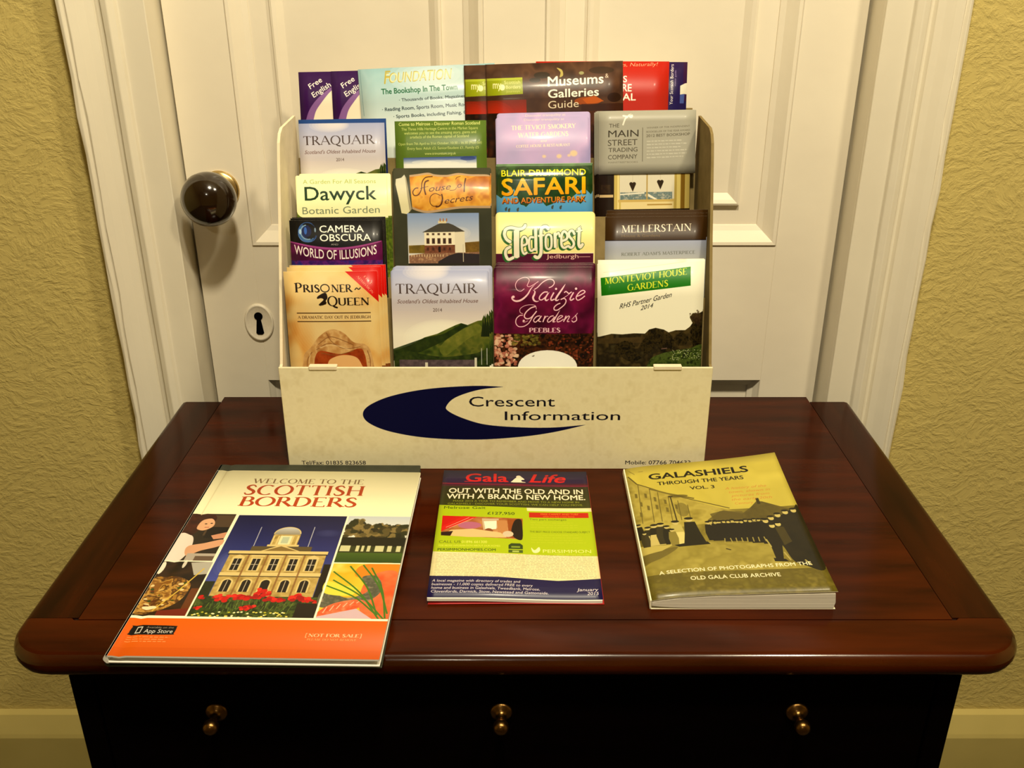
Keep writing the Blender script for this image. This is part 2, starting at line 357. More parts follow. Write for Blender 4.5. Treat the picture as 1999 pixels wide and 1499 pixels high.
def d_monteviot():
    s = new_sheet('monteviot_print', 212, 400, (252, 250, 232))
    s.unit(4.1646, 226, 117)
    s.L([(990, 560), (1830, 470)], 3, (220, 215, 190))
    s.P([(968, 605), (1712, 530), (1716, 690), (975, 757)], vg((52, 150, 30), (30, 128, 18), 0, 60))
    s.T('MONTEVIOT HOUSE', 1003, 1682, 660, 52, (222, 226, 60), 'serif', rise=66, wt=1.35)
    s.T('GARDENS', 1190, 1528, 718, 52, (222, 226, 60), 'serif', rise=30, wt=1.35)
    s.T('RHS Partner Garden', 1125, 1560, 872, 42, (40, 40, 36), shear=.35, rise=92)
    s.T('2014', 1300, 1408, 888, 36, (40, 40, 36), shear=.35, rise=24)
    sky = [(900, 1110), (960, 1108), (1060, 1085), (1150, 1092), (1250, 1085), (1340, 1090), (1375, 1055), (1430, 1042), (1500, 1060), (1540, 1085), (1600, 1068), (1680, 1070), (1720, 1040), (1740, 1010), (1715, 960), (1740, 925), (1790, 930), (1835, 905), (1850, 1000), (1850, 1500), (900, 1500)]
    s.P(sky, mott([(62, 52, 30), (92, 78, 44), (46, 38, 20), (78, 70, 44)], 20, 12))
    s.R(930, 1120, 1340, 1170, mott([(110, 92, 52), (84, 68, 40)], 12, 5), .7)
    for cx, cy, rx, ry in ((1170, 1225, 95, 75), (1430, 1120, 75, 70), (1360, 1200, 60, 70), (1520, 1180, 70, 90), (1650, 1150, 60, 60), (1240, 1290, 80, 40), (1780, 1120, 60, 110)):
        s.B(cx, cy, rx, ry, mott([(22, 18, 8), (48, 40, 18), (74, 62, 30), (36, 30, 12)], 5, int(cx), 2.4), .95)
    s.P(spline([(1380, 1330), (1480, 1270), (1600, 1245), (1720, 1230), (1840, 1215), (1850, 1500), (1380, 1500)], closed=True), mott([(52, 70, 28), (96, 112, 52), (40, 52, 20)], 8, 8))
    rs = random.Random(8)
    for i in range(110):
        x = 1560 + rs.random() * 280; y = 1240 + rs.random() * 90
        s.E(x, y, 4, 4, rs.choice([(190, 200, 140), (150, 170, 100), (225, 225, 200)]), .8)
    for i in range(22):
        x = 1770 + rs.gauss(0, 30); s.L([(1790, 1040), (x, 930 + rs.random() * 40)], 5, (60, 44, 30))
    for i in range(40): s.E(1785 + rs.gauss(0, 32), 955 + rs.gauss(0, 22), 8, 7, (84, 66, 44), .6)
    s.L([(1480, 1228), (1530, 1222)], 8, (190, 150, 150), .6)
    return s

def d_camera():
    s = new_sheet('illusions_print', 190, 390, (12, 10, 14))
    s.unit(K, 24, 30)
    s.P([(100, 325)] + [(100 + i * 42.5, 325 + 62 * math.sin(math.pi * i / 20)) for i in range(21)] + [(960, 325), (960, 2000), (100, 2000)], mott([(84, 8, 66), (120, 22, 96), (66, 6, 50)], 40, 3))
    s.P([(100, 325)] + [(100 + i * 42.5, 325 + 62 * math.sin(math.pi * i / 20)) for i in range(21)] + [(950, 335)] + [(950 - i * 42.5, 335 + 74 * math.sin(math.pi * i / 20)) for i in range(21)], (170, 80, 150))
    for k in range(5): s.L(_arc(275, 245, 82 - k * 9, 86 - k * 10, 20 + k * 25, 215 + k * 22, 24), 10, [(40, 78, 140), (90, 140, 196), (160, 196, 226), (36, 66, 130), (30, 50, 110)][k], .85)
    s.L(_arc(272, 250, 84, 82, 60, 190, 20), 16, (120, 160, 205), taper=True); s.L(_arc(278, 245, 88, 90, 300, 20, 16)[::-1], 12, (70, 110, 170), taper=True)
    s.L(_arc(272, 245, 84, 88, 230, 330, 16), 8, (52, 88, 140), taper=True)
    s.E(268, 238, 42, 50, (18, 36, 90)); s.E(255, 232, 14, 34, (60, 110, 190)); s.E(205, 240, 14, 24, (190, 214, 235), .8); s.E(345, 225, 8, 22, (170, 195, 220), .8)
    s.T('CAMERA', 385, 795, 248, 62, WHITE, bold=.018, rise=2); s.T('OBSCURA', 385, 857, 328, 62, WHITE, bold=.018, rise=3)
    s.T('AND', 486, 552, 366, 16, (220, 215, 210))
    s.T('WORLD OF ILLUSIONS', 142, 905, 448, 82, (250, 246, 240), bold=.02, warp=lambda X, Y: (X, Y + 52 * (1 - ((X - 530) / 385) ** 2) - 6))
    s.R(100, 505, 960, 700, mott([(60, 30, 110), (120, 40, 130), (40, 50, 140)], 10, 3))
    return s

def d_tedforest():
    s = new_sheet('tedforest_print', 200, 390, (250, 240, 172))
    s.unit(9.995, 2, 6)
    s.R(0, 888, 1990, 3900, (96, 18, 62)); s.R(1000, 876, 1990, 890, (255, 250, 225))
    s.T('Jedburgh', 1040, 1690, 985, 80, (240, 205, 190), bold=.01); s.R(1700, 950, 1930, 966, (225, 190, 180), .8)
    G = (58, 120, 58); DG = (70, 110, 70); Wt = (246, 240, 220)
    st = [([(190, 500), (225, 400), (330, 365), (480, 395), (575, 375), (622, 310)], 62), ([(215, 400), (195, 500), (240, 600), (320, 655)], 62), ([(440, 420), (438, 700), (440, 960)], 112), ([(320, 745), (230, 800), (215, 900), (270, 1000), (380, 960)], 60),
          ([(560, 725), (640, 690), (645, 600), (600, 545), (550, 600), (548, 800), (590, 890), (650, 860)], 46), ([(780, 560), (715, 560), (690, 640), (700, 790), (745, 830), (800, 790)], 46), ([(822, 375), (830, 830)], 62),
          ([(1085, 400), (1030, 345), (960, 370), (930, 460), (935, 800), (915, 920), (860, 970), (800, 940)], 66), ([(870, 535), (1000, 515)], 40),
          ([(1085, 500), (1035, 540), (1025, 650), (1035, 760), (1085, 800), (1135, 760), (1145, 650), (1135, 540), (1085, 500)], 46), ([(1212, 470), (1222, 775)], 62), ([(1235, 520), (1285, 470), (1310, 560)], 40),
          ([(1350, 640), (1445, 600), (1460, 510), (1400, 445), (1350, 510), (1345, 710), (1400, 775), (1470, 740)], 50), ([(1610, 510), (1560, 430), (1500, 465), (1500, 540), (1580, 640), (1592, 720), (1540, 775), (1475, 735)], 50),
          ([(1705, 370), (1695, 600), (1695, 710), (1725, 765), (1775, 700)], 62), ([(1640, 450), (1765, 425)], 36), ([(1740, 340), (1640, 420)], 14)]
    for p, w in st: s.L([(x - 34, y + 30) for x, y in p], w + 6, G, smooth=True)
    for p, w in st: s.L(p, w + 24, DG, smooth=True)
    for p, w in st: s.L(p, w, Wt, smooth=True)
    return s

def d_mellerstain():
    s = new_sheet('mellerstain_print', 203, 390, (74, 50, 14))
    s.unit(4.1646, 242, 24)
    s.R(900, 296, 2000, 2000, vg((176, 182, 205), (206, 208, 206), 48, 90)); s.R(900, 292, 2000, 298, (40, 30, 40))
    s.T('MELLERSTAIN', 1145, 1724, 230, 58, (244, 236, 220), 'serif', rise=12)
    s.T('House & Gardens', 1145, 1465, 268, 22, (128, 104, 56), rise=3)
    s.T("ROBERT ADAM'S MASTERPIECE", 1145, 1762, 424, 26, (136, 140, 134), 'serif', rise=14, wt=1.2)
    return s

def d_dawyck():
    s = new_sheet('dawyck_print', 181, 390, (252, 250, 206))
    s.unit(K, 37, 242)
    s.P([(100, 1400), (166, 1410), (176, 1440), (200, 1462), (240, 1474), (1100, 1474), (1100, 3000), (100, 3000)], mott([(120, 140, 34), (78, 98, 20), (150, 165, 60)], 12, 6))
    s.T('A Garden For All Seasons', 235, 888, 1172, 36, (176, 192, 122), rise=4)
    s.T('Dawyck', 245, 890, 1318, 118, (34, 72, 42), bold=.012, rise=8)
    s.T('Botanic Garden', 218, 915, 1440, 62, (140, 154, 130), rise=10)
    return s

def d_house():
    s = new_sheet('secrets_print', 194, 400, mott([(86, 86, 66), (70, 72, 56)], 50, 9))
    s.unit(9.995, 5, 5)
    top = [(390, 140), (560, 120), (760, 95), (900, 130), (1130, 140), (1350, 105), (1600, 130), (1900, 135), (1985, 160)]
    bot = [(1985, 790), (1800, 790), (1500, 790), (1250, 810), (1000, 850), (740, 880), (560, 850), (430, 800)]
    s.P(spline(top) + spline(bot), (196, 170, 140))
    s.P(spline([(x, y + 38) for x, y in top]) + spline([(x, y - 46) for x, y in bot]), mott([(186, 118, 36), (224, 164, 66), (236, 184, 84), (200, 134, 50)], 26, 17))
    s.P([(1700, 170), (1985, 170), (1985, 380), (1500, 360), (1490, 240)], mott([(170, 96, 30), (200, 130, 50)], 14, 2), .6)
    B = (86, 44, 8)
    for p, w in (([(850, 170), (710, 190), (640, 280), (620, 420), (560, 520), (480, 535), (450, 470), (500, 400), (560, 390)], 20), ([(770, 245), (700, 280), (680, 400), (705, 525)], 28), ([(600, 400), (760, 360)], 10),
                 ([(1500, 205), (1478, 300), (1465, 470)], 26), ([(1300, 230), (1330, 190), (1400, 170)], 10),
                 ([(1020, 510), (1035, 600), (1010, 700), (960, 750), (900, 760)], 28), ([(1000, 540), (890, 500), (800, 560), (790, 680), (850, 745), (930, 740)], 14), ([(1180, 440), (1280, 430), (1320, 380)], 10)):
        s.L(p, w, B, .85, smooth=True)
    s.T('ouse', 755, 1205, 468, 118, B, shear=.3, rise=50, a=.85); s.T('o', 1320, 1420, 390, 110, B, shear=.3, a=.85)
    s.T('ecrets', 1065, 1640, 702, 120, B, shear=.25, rise=70, a=.85)
    s.P([(120, 215), (230, 190), (290, 130), (325, 190), (370, 470), (420, 800), (330, 900), (215, 880), (160, 560), (110, 320)], vg((214, 212, 200), (232, 226, 190), 0, 60))
    s.P([(300, 150), (325, 190), (370, 470), (420, 800), (380, 860), (340, 560)], (168, 160, 138), .8)
    # photograph of the house (coordinates carry the second crop's origin)
    s.unit(K, 225, -70)
    def r(x0, y0, x1, y1, c, a=1): s.R(x0, y0, x1, y1, c, a)
    r(1148, 60, 1795, 520, vg((150, 172, 214), (228, 226, 224), 82, 150))
    for k in range(4): s.E(1600, 240, 120 - k * 25, 60 - k * 12, (240, 236, 230), .25)
    s.P([(1155, 350), (1300, 345), (1300, 420), (1155, 420)], mott([(146, 122, 50), (118, 100, 40)], 8, 3)); s.P([(1660, 325), (1795, 315), (1795, 415), (1660, 415)], mott([(150, 120, 52), (120, 92, 40)], 8, 4))
    s.P([(1280, 232), (1420, 160), (1450, 150), (1520, 150), (1560, 165), (1665, 225), (1640, 232)], (92, 88, 78))
    r(1425, 128, 1500, 152, (226, 214, 180)); 
    for x in (1440, 1468, 1498): r(x, 108, x + 10, 135, (186, 130, 80))
    s.P([(1298, 232), (1575, 228), (1575, 350), (1298, 350)], (248, 240, 216)); s.P([(1575, 230), (1662, 226), (1670, 415), (1575, 415)], (236, 228, 206))
    s.P([(1298, 350), (1575, 345), (1575, 418), (1298, 420)], mott([(150, 98, 74), (120, 76, 56)], 4, 5))
    for i in range(5):
        x = 1318 + i * 50
        r(x, 238, x + 22, 258, (120, 100, 84)); r(x - 2, 285, x + 26, 335, (112, 84, 70)); r(x + 4, 292, x + 18, 330, (70, 56, 50))
        r(x, 368, x + 20, 396, (92, 56, 44))
    r(1425, 360, 1445, 410, (46, 30, 28))
    s.P([(1155, 440), (1300, 420), (1680, 415), (1795, 410), (1795, 520), (1155, 520)], mott([(176, 138, 112), (150, 112, 90), (200, 164, 130)], 5, 6)); s.P([(1420, 495), (1520, 440), (1600, 418), (1700, 425), (1795, 430), (1795, 560), (1420, 560)], (62, 54, 58))
    for x in range(1175, 1480, 24): r(x, 430, x + 5, 452, (240, 220, 180))
    r(1646, 340, 1652, 500, (214, 204, 184))
    s.R(1148, 512, 1795, 2200, (60, 56, 50))
    return s

def d_safari():
    s = new_sheet('safari_print', 190, 390, mott([(44, 92, 44), (30, 72, 34), (70, 116, 60)], 30, 3))
    s.unit(7.495, 8, 107)
    s.R(0, 795, 1500, 812, (196, 226, 190), .7)
    s.P([(40, 1210)] + [(40 + i * 95, 1210 + 70 * math.sin(i * 1.7) + (130 if 3 < i < 12 else 0)) for i in range(16)] + [(1500, 1180), (1500, 4000), (40, 4000)], vg((120, 186, 226), (96, 170, 222), 58, 90))
    s.P([(400, 1330), (560, 1330), (500, 1410)], (40, 84, 40)); s.P([(1240, 1300), (1380, 1300), (1310, 1375)], (40, 84, 40))
    sh = (26, 58, 28)
    for dx, dy, c1, c2, c3 in ((9, 10, sh, sh, (90, 50, 20)), (0, 0, (246, 238, 60), vg((250, 214, 40), (252, 176, 20), 24, 60), vg((246, 180, 60), (226, 120, 30), 60, 74))):
        s.T('BLAIR DRUMMOND', 138 + dx, 1392 + dx, 962 + dy, 88, c1, bold=.03, rise=8)
        s.T('SAFARI', 138 + dx, 1388 + dx, 1238 + dy, 236, c2, bold=.035, rise=20)
        s.T('AND ADVENTURE PARK', 140 + dx, 1388 + dx, 1356 + dy, 78, c3, bold=.03, rise=18)
    for x, y in ((200, 1440), (245, 1455), (375, 1450), (890, 1420), (1012, 1425)): s.E(x, y, 16, 26, (92, 96, 90)); s.E(x + 12, y - 20, 8, 14, (80, 84, 80))
    return s

def d_green():
    s = new_sheet('heritage_print', 182, 390, (108, 134, 54))
    s.unit(K, 230, 137)
    C = (226, 230, 156)
    s.T('Come to Melrose - Discover Roman Scotland', 1082, 1815, 664, 28, C, bold=.016, rise=6)
    for i, (x0, x1, t) in enumerate(((1105, 1795, 'The Three Hills Heritage Centre in the Market Square'), (1128, 1778, 'welcomes you to see the amazing story, giants and'), (1180, 1712, 'artefacts of the Roman capital of Scotland'))):
        s.T(t, x0, x1, 705 + i * 35, 24, C, rise=6, a=.9)
    s.T('Open from 7th April to 31st October, 10:30 - 16:30 (Mon-Sat)', 1072, 1828, 834, 22, C, rise=8, a=.9)
    s.T('Entry fees: Adult £2, Senior/Student £1, Family £5', 1155, 1800, 875, 23, C, rise=5, a=.9)
    s.T('www.trimontium.org.uk', 1310, 1592, 920, 22, C)
    s.P([(1115, 945), (1778, 935), (1778, 1100), (1115, 1100)], vg((64, 92, 160), (244, 244, 240), 69, 84))
    for k in range(5): s.E(1300 + k * 70, 985 + (k % 2) * 10, 110, 18, (246, 246, 240), .5)
    s.E(1700, 955, 70, 18, (50, 70, 140), .6)
    return s

def d_teviot():
    s = new_sheet('smokery_print', 187, 390, mott([(176, 168, 214), (214, 190, 232), (196, 184, 224)], 70, 4))
    s.unit(7.495, 7, 15)
    C = (250, 236, 214)
    s.T('Discover tranquility at', 480, 1080, 170, 34, C, rise=6, a=.7)
    s.T('THE TEVIOT SMOKERY', 290, 1255, 300, 62, C, 'serif', rise=22, wt=1.5)
    s.T('WATER GARDENS', 385, 1142, 410, 66, C, 'serif', rise=16, wt=1.5)
    s.T('and', 722, 818, 478, 36, C, shear=.2)
    s.T('COFFEE HOUSE & RESTAURANT', 358, 1165, 556, 38, C, 'serif', rise=14, wt=1.5)
    for x, y, r in ((775, 690, 34), (1000, 690, 44), (1220, 650, 62), (1150, 680, 30)):
        for k in range(4): s.E(x, y, r - k * 8, (r - k * 8) * .8, (252, 226, 176), .35)
    return s

def d_main_flap():
    s = new_sheet('main_street_flap_print', 193, 122, (186, 184, 172))
    s.unit(7.137, 9, 15)
    D = (98, 92, 80)
    s.T('THE', 212, 355, 330, 52, D, rise=2); s.T('MAIN', 200, 628, 462, 92, (80, 74, 62), rise=6); s.T('STREET', 195, 612, 580, 80, D, rise=8)
    s.T('TRADING', 205, 615, 668, 58, D, rise=6); s.T('COMPANY', 198, 612, 768, 60, D, rise=8); s.T('MAINSTREETBOOKS', 200, 620, 822, 22, (140, 136, 124), rise=3)
    s.R(682, 335, 690, 805, (130, 126, 112))
    s.T('WINNER OF THE INDEPENDENT', 742, 1355, 352, 22, (130, 126, 112), rise=18); s.T('BOOKSELLER OF THE YEAR AWARD', 740, 1355, 408, 24, (124, 120, 106), rise=18); s.T('2012 BEST BOOKSHOP', 738, 1355, 468, 36, (104, 98, 84), rise=18)
    for i in range(6): s.greek(745, 1340, 520 + i * 45, 30, 1, 16, (220, 218, 206), seed=i, rise=16)
    s.L([(405, 300), (440, 210), (470, 185), (410, 170), (470, 180), (500, 160), (540, 160)], 22, (246, 244, 232), smooth=True); s.E(520, 175, 28, 28, (246, 244, 232)); s.L([(500, 160), (545, 150)], 8, (186, 184, 172))
    return s

def d_main_photo():
    s = new_sheet('window_photo_print', 184, 380, (46, 30, 14))
    s.unit(7.137, 9, 15)
    s.R(280, 200, 1370, 1480, (216, 196, 120)); s.R(330, 200, 350, 1480, (250, 232, 170)); s.R(360, 900, 1150, 1340, (232, 226, 206)); s.R(350, 925, 1170, 990, (250, 244, 222))
    s.R(370, 1240, 1120, 1350, mott([(150, 165, 165), (120, 140, 140), (210, 205, 190)], 5, 2))
    s.R(745, 900, 765, 1380, (196, 172, 110)); s.R(1150, 200, 1185, 1480, (200, 178, 100)); s.R(1240, 200, 1300, 1480, (150, 118, 44)); s.R(1185, 200, 1240, 1480, (236, 218, 140))
    s.P([(365, 1260), (720, 1240), (720, 1262), (365, 1280)], (240, 236, 220)); s.P([(770, 1260), (910, 1345), (870, 1350), (770, 1300)], (246, 240, 222))
    s.R(340, 1345, 1150, 1380, (216, 190, 120)); s.R(380, 1380, 1140, 1480, (238, 222, 170)); s.R(760, 1410, 1120, 1430, (190, 160, 90))
    for x, y, L in ((548, 1100, 40), (946, 1075, 52)):
        s.L([(x, 990), (x, y)], 3, (200, 190, 170)); s.E(x - 22, y + 20, 25, 24, (66, 50, 28)); s.E(x + 22, y + 20, 25, 24, (66, 50, 28)); s.P([(x - 46, y + 28), (x + 46, y + 28), (x + 2, y + 132)], (66, 50, 28))
    s.R(70, 1270, 270, 1310, (220, 196, 150)); s.R(90, 1130, 230, 1250, mott([(84, 64, 34), (50, 34, 16)], 5, 3))
    return s

def d_foundations():
    s = new_sheet('bookshop_print', 270, 390, vg((168, 206, 214), (226, 236, 236), 0, 110))
    s.unit(K, 158, 34)
    for k in range(6): s.E(1400, 230, 420 - k * 60, 160 - k * 22, (232, 242, 246), .2)
    s.L([(735, 160), (745, 560)], 5, (140, 176, 188), .8)
    s.T('FOUNDATION', 945, 1560, 286, 88, (196, 184, 96), shear=.25, rise=14); s.T('FOUNDATION', 953, 1560, 280, 76, (232, 232, 190), shear=.25, rise=14)
    s.T('F', 945, 1010, 290, 112, (196, 184, 96), shear=.2)
    s.T('The Bookshop In The Town', 915, 1600, 378, 46, (22, 116, 76), bold=.03, rise=12)
    D = (40, 62, 70)
    s.T('· Thousands of Books, Magazines and Prints', 1070, 1860, 448, 26, D, bold=.016, rise=14)
    s.T('· Reading Room, Sports Room, Music Room and More', 912, 1900, 526, 30, D, bold=.018, rise=18)
    s.T('· Sports Books, including Fishing, Golf, Football', 1010, 1900, 590, 28, D, bold=.016, rise=14)
    return s

def d_museums():
    s = new_sheet('museums_print', 270, 390, vg((104, 74, 62), (74, 44, 38), 0, 70))
    s.unit(4.442, 47, 15)
    s.R(200, 60, 1500, 480, mott([(104, 76, 58), (86, 58, 40), (118, 84, 58), (72, 48, 30)], 40, 13), .75)
    s.R(200, 370, 560, 560, vg((150, 50, 30), (196, 50, 24), 70, 95), .85)
    for k in range(5): s.E(260, 560, 220 - k * 25, 190 - k * 22, (206, 60, 26), .25)
    s.E(700, 170, 70, 28, (54, 48, 34), .7); s.E(640, 210, 50, 20, (54, 48, 34), .7); s.E(1220, 140, 110, 30, (60, 44, 26), .6)
    s.E(1100, 395, 120, 35, (190, 96, 24), .8); s.P([(1050, 380), (1160, 350), (1240, 400), (1100, 430)], (206, 110, 30), .8); s.E(1330, 370, 60, 40, (52, 26, 16), .8); s.R(1040, 420, 1420, 480, (66, 30, 18), .7)
    s.P(spline([(830, 112), (875, 130), (885, 175), (855, 190), (862, 150)], closed=True), (196, 182, 110)); s.E(1045, 160, 22, 14, (186, 190, 140), .8)
    s.P([(200, 185), (530, 183), (532, 322), (200, 332)], (168, 178, 26)); s.P([(200, 185), (530, 183), (530, 200), (200, 205)], (190, 200, 60))
    s.T('my', 270, 345, 270, 62, (240, 240, 190), bold=.03); s.E(352, 262, 24, 26, (240, 240, 190)); s.T('Scottish', 370, 510, 235, 28, (232, 234, 170)); s.T('Borders', 385, 512, 275, 28, (232, 234, 170)); s.T('Journeys', 385, 505, 306, 18, (214, 218, 130))
    s.T('Museums', 750, 1238, 264, 78, WHITE, bold=.03, rise=16); s.T('&', 1252, 1282, 205, 36, (226, 214, 200)); s.T('Galleries', 750, 1196, 362, 68, WHITE, bold=.03, rise=10); s.T('Guide', 750, 1018, 452, 62, (236, 224, 200), rise=8)
    s.R(200, 480, 1500, 2200, mott([(60, 20, 12), (96, 52, 18), (40, 16, 10), (120, 40, 20)], 30, 9))
    for x in (206, 214): s.R(x, 60, x + 6, 2200, (60, 30, 24), .5)
    return s

def d_festival():
    s = new_sheet('festival_print', 262, 390, vg((206, 44, 14), (196, 56, 40), 0, 70))
    s.unit(4.442, 142, 16)
    s.T('Scottish Borders, Naturally!', 1000, 1695, 122, 30, (246, 190, 160), shear=.2, rise=14)
    s.T('ARTS', 1235, 1428, 245, 52, WHITE, bold=.03); s.T('THEATRE', 1130, 1470, 322, 60, WHITE, bold=.03); s.T('FESTIVAL', 1110, 1508, 402, 58, WHITE, bold=.03, rise=4)
    return s

def d_purple():
    s = new_sheet('borders_guide_print', 262, 390, vg((58, 26, 92), (44, 30, 100), 0, 80))
    s.unit(4.442, 180, 16)
    s.R(1930, 60, 2000, 400, mott([(92, 24, 70), (70, 20, 80)], 20, 3), .6)
    s.TV('Your Scottish Borders', 430, 90, 1842, 28, WHITE, bold=.01); s.TV('visitor guide', 275, 140, 1866, 14, (200, 190, 220))
    s.P([(1905, 270), (1945, 250), (1975, 245), (1975, 345), (1940, 340), (1905, 345)], (240, 236, 220)); s.P([(1905, 345), (1945, 340), (1940, 420), (1905, 420)], (90, 110, 180))
    return s

def d_free():
    s = new_sheet('free_english_print', 150, 390, (72, 22, 98))
    s.unit(K, 35, 37)
    s.P(spline([(800, 180), (640, 220), (480, 285), (380, 350), (300, 420), (240, 500), (200, 600)]) + [(200, 3000), (800, 3000)], (150, 110, 170))
    s.P(spline([(800, 220), (640, 250), (500, 300), (430, 350), (350, 440), (300, 510), (270, 600)]) + [(270, 3000), (800, 3000)], (244, 234, 214))
    wp = lambda X, Y: (X * .84 + Y * .5, -X * .5 + Y * .84)
    for t, ox, oy, w in (('Free', 262, 318, 130), ('English', 288, 392, 190)):
        s.T(t, 0, w, 0, 46, WHITE, bold=.02, warp=lambda X, Y, ox=ox, oy=oy: (ox + X * .86 + Y * .5, oy - X * .52 + Y * .86))
    return s

def d_front():
    s = new_sheet('display_front_print', 433, 116, mott([(236, 226, 190), (246, 238, 206), (240, 231, 197)], 9, 3, 1.3), 3.6)
    o = [(1030, 143), (900, 139), (700, 152), (540, 182), (440, 222), (407, 260), (430, 300), (520, 338), (680, 366), (900, 375), (1100, 363), (1250, 342), (1395, 309)]
    i = [(1395, 309), (1250, 321), (1100, 320), (950, 308), (850, 280), (785, 248), (778, 225), (820, 188), (920, 156), (1030, 143)]
    m = lambda p: ((p[0] / 2.2716 - 24) * .522, (690 + p[1] / 2.2716 - 717) * .587)
    s.P([m(q) for q in spline(o)] + [m(q) for q in spline(i)], (12, 14, 74))
    D = (34, 30, 44)
    def t(txt, x0, x1, b, c):
        a = m((x0, b)); e = m((x1, b)); s.T(txt, a[0], e[0], a[1], c / 2.2716 * .587, D)
    t('Crescent', 878, 1256, 228, 42); t('Information', 1035, 1546, 288, 38); t('Tel/Fax: 01835 823658', 113, 403, 489, 17); t('Mobile: 07766 704633', 1580, 1875, 488, 17)
    return s

def d_welcome():
    s = new_sheet('borders_book_print', 208, 280, (255, 250, 216), 4.2)
    R = s.R
    O = (196, 82, 26)
    s.T('WELCOME TO THE', 42, 153, 24.6, 8.4, (150, 120, 84), 'serif', wt=1.1)
    s.T('SCOTTISH', 39, 156, 46.5, 18, O, 'serif', wt=1.25); s.T('BORDERS', 39.5, 153, 67, 16.5, O, 'serif', wt=1.25)
    R(0, 82, 208, 234, (250, 246, 220))
    # girl at a computer
    R(0, 82, 43, 157, mott([(70, 58, 44), (42, 34, 26)], 20, 3)); R(22, 84, 43, 118, (96, 76, 56)); R(24, 104, 43, 122, (34, 26, 22))
    s.P(spline([(0, 86), (6, 82), (22, 83), (27, 92), (20, 104), (12, 118), (8, 134), (0, 138)]), mott([(96, 48, 26), (66, 30, 18)], 6, 3))
    s.P(spline([(14, 94), (22, 90), (27, 96), (27, 104), (20, 110), (13, 106)], closed=True), (232, 186, 150)); s.E(19.5, 99, 1.2, .8, (60, 40, 30)); s.E(24.5, 98, 1.1, .8, (60, 40, 30)); s.L([(20, 105), (24, 104.5)], .8, (170, 70, 60))
    s.P(spline([(0, 118), (10, 116), (16, 124), (18, 140), (14, 157), (0, 157)], closed=True), (240, 226, 216))
    s.P(spline([(14, 136), (28, 130), (43, 124), (43, 134), (28, 142), (18, 150)], closed=True), (224, 176, 142)); s.P([(30, 118), (43, 112), (43, 122), (34, 124)], (214, 160, 130)); R(18, 146, 43, 157, (190, 180, 168)); R(26, 150, 43, 157, (120, 100, 84))
    # plate of food
    R(0, 158.5, 45, 232, mott([(40, 26, 14), (70, 46, 24), (26, 18, 12)], 18, 6)); s.P([(26, 160), (45, 158), (45, 176), (34, 178)], (190, 186, 176)); s.E(3, 168, 2.6, 9, (236, 232, 216)); s.E(21, 162, 1.6, 6, (220, 214, 200))
    s.P(spline([(0, 186), (12, 180), (26, 182), (36, 192), (34, 212), (20, 226), (0, 228)], closed=True), mott([(150, 104, 42), (214, 172, 92), (96, 62, 26), (180, 136, 60)], 7, 8, 2.4))
    rs = random.Random(5)
    for k in range(26): s.E(4 + rs.random() * 28, 186 + rs.random() * 34, 1 + rs.random() * 2, .8 + rs.random(), rs.choice([(226, 190, 120), (60, 84, 30), (110, 60, 24), (240, 220, 170)]), .9)
    s.L([(16, 226), (28, 200), (40, 168)], 1.2, (226, 196, 90)); s.E(12, 222, 6, 2.4, (240, 228, 190)); R(38, 196, 45, 226, (120, 70, 30)); s.P([(20, 226), (45, 222), (45, 232), (20, 232)], (130, 50, 30))
    # the town building
    R(46, 83.5, 148, 234, vg((18, 22, 78), (84, 96, 176), 83, 190))
    for k in range(4): s.E(60, 160, 14 - k * 3, 20 - k * 4, (120, 130, 190), .18); s.E(136, 112, 12 - k * 3, 6 - k, (70, 74, 130), .3)
    ST = mott([(186, 160, 92), (206, 182, 116), (168, 142, 78)], 8, 7); DK = (52, 40, 26); LT = (226, 206, 146)
    s.L([(72.6, 103), (73.2, 134)], .8, (190, 190, 200)); s.L([(121.6, 102), (122, 134)], .8, (190, 190, 200))
    s.E(99, 114, 12, 11, vg((206, 206, 206), (150, 142, 120), 104, 118)); R(87, 115, 111.5, 134, ST); s.L(_arc(99, 114, 12, 11, 180, 360, 16), 1, LT)
    for x in (88, 92.5, 105.5, 110): s.R(x - .8, 117, x + .8, 131, LT)
    s.R(93.8, 117, 104.6, 131, (236, 232, 190)); s.R(96, 119, 102.4, 129, (196, 206, 180)); R(85, 131, 113.5, 135, LT)
    R(72, 134, 126, 142, (110, 96, 66)); s.P([(80, 142), (98, 131.5), (118, 142)], LT); s.P([(84, 141), (98, 133.6), (114, 141)], (150, 126, 74))
    R(54, 141, 142, 145.5, LT); R(54, 145.5, 142, 147.2, DK); R(55.5, 147, 141, 175, ST); R(55, 173, 142, 178, LT); R(55, 178, 142, 179.4, DK); R(55.5, 179, 141.5, 206, ST)
    for i, cx in enumerate((65, 81.5, 97.8, 114.2, 130.5)):
        R(cx - 5.2, 151, cx + 5.2, 171, LT); s.P([(cx - 6, 151), (cx, 146.8), (cx + 6, 151)] if i in (0, 4) else [(cx - 6, 150), (cx - 6, 147.8), (cx + 6, 147.8), (cx + 6, 150)], LT)
        R(cx - 3.4, 153, cx + 3.4, 170, (40, 34, 32)); R(cx - .4, 153, cx + .4, 170, (210, 200, 180)); R(cx - 3.4, 161, cx + 3.4, 161.8, (210, 200, 180))
        s.E(cx, 187, 5, 5.4, LT); R(cx - 5, 187, cx + 5, 200, LT)
        s.E(cx, 187.4, 3.6, 4, (46, 36, 30)); R(cx - 3.6, 187, cx + 3.6, 200 if i != 2 else 206, (46, 36, 30))
        if i != 2: R(cx - .4, 184, cx + .4, 200, (200, 186, 156))
        if i < 4: R(cx + 7.4, 147, cx + 9, 206, (150, 108, 62), .8)
    R(142, 160, 148, 210, (40, 34, 24)); R(46, 186, 55, 210, mott([(60, 66, 30), (40, 46, 22)], 5, 2))
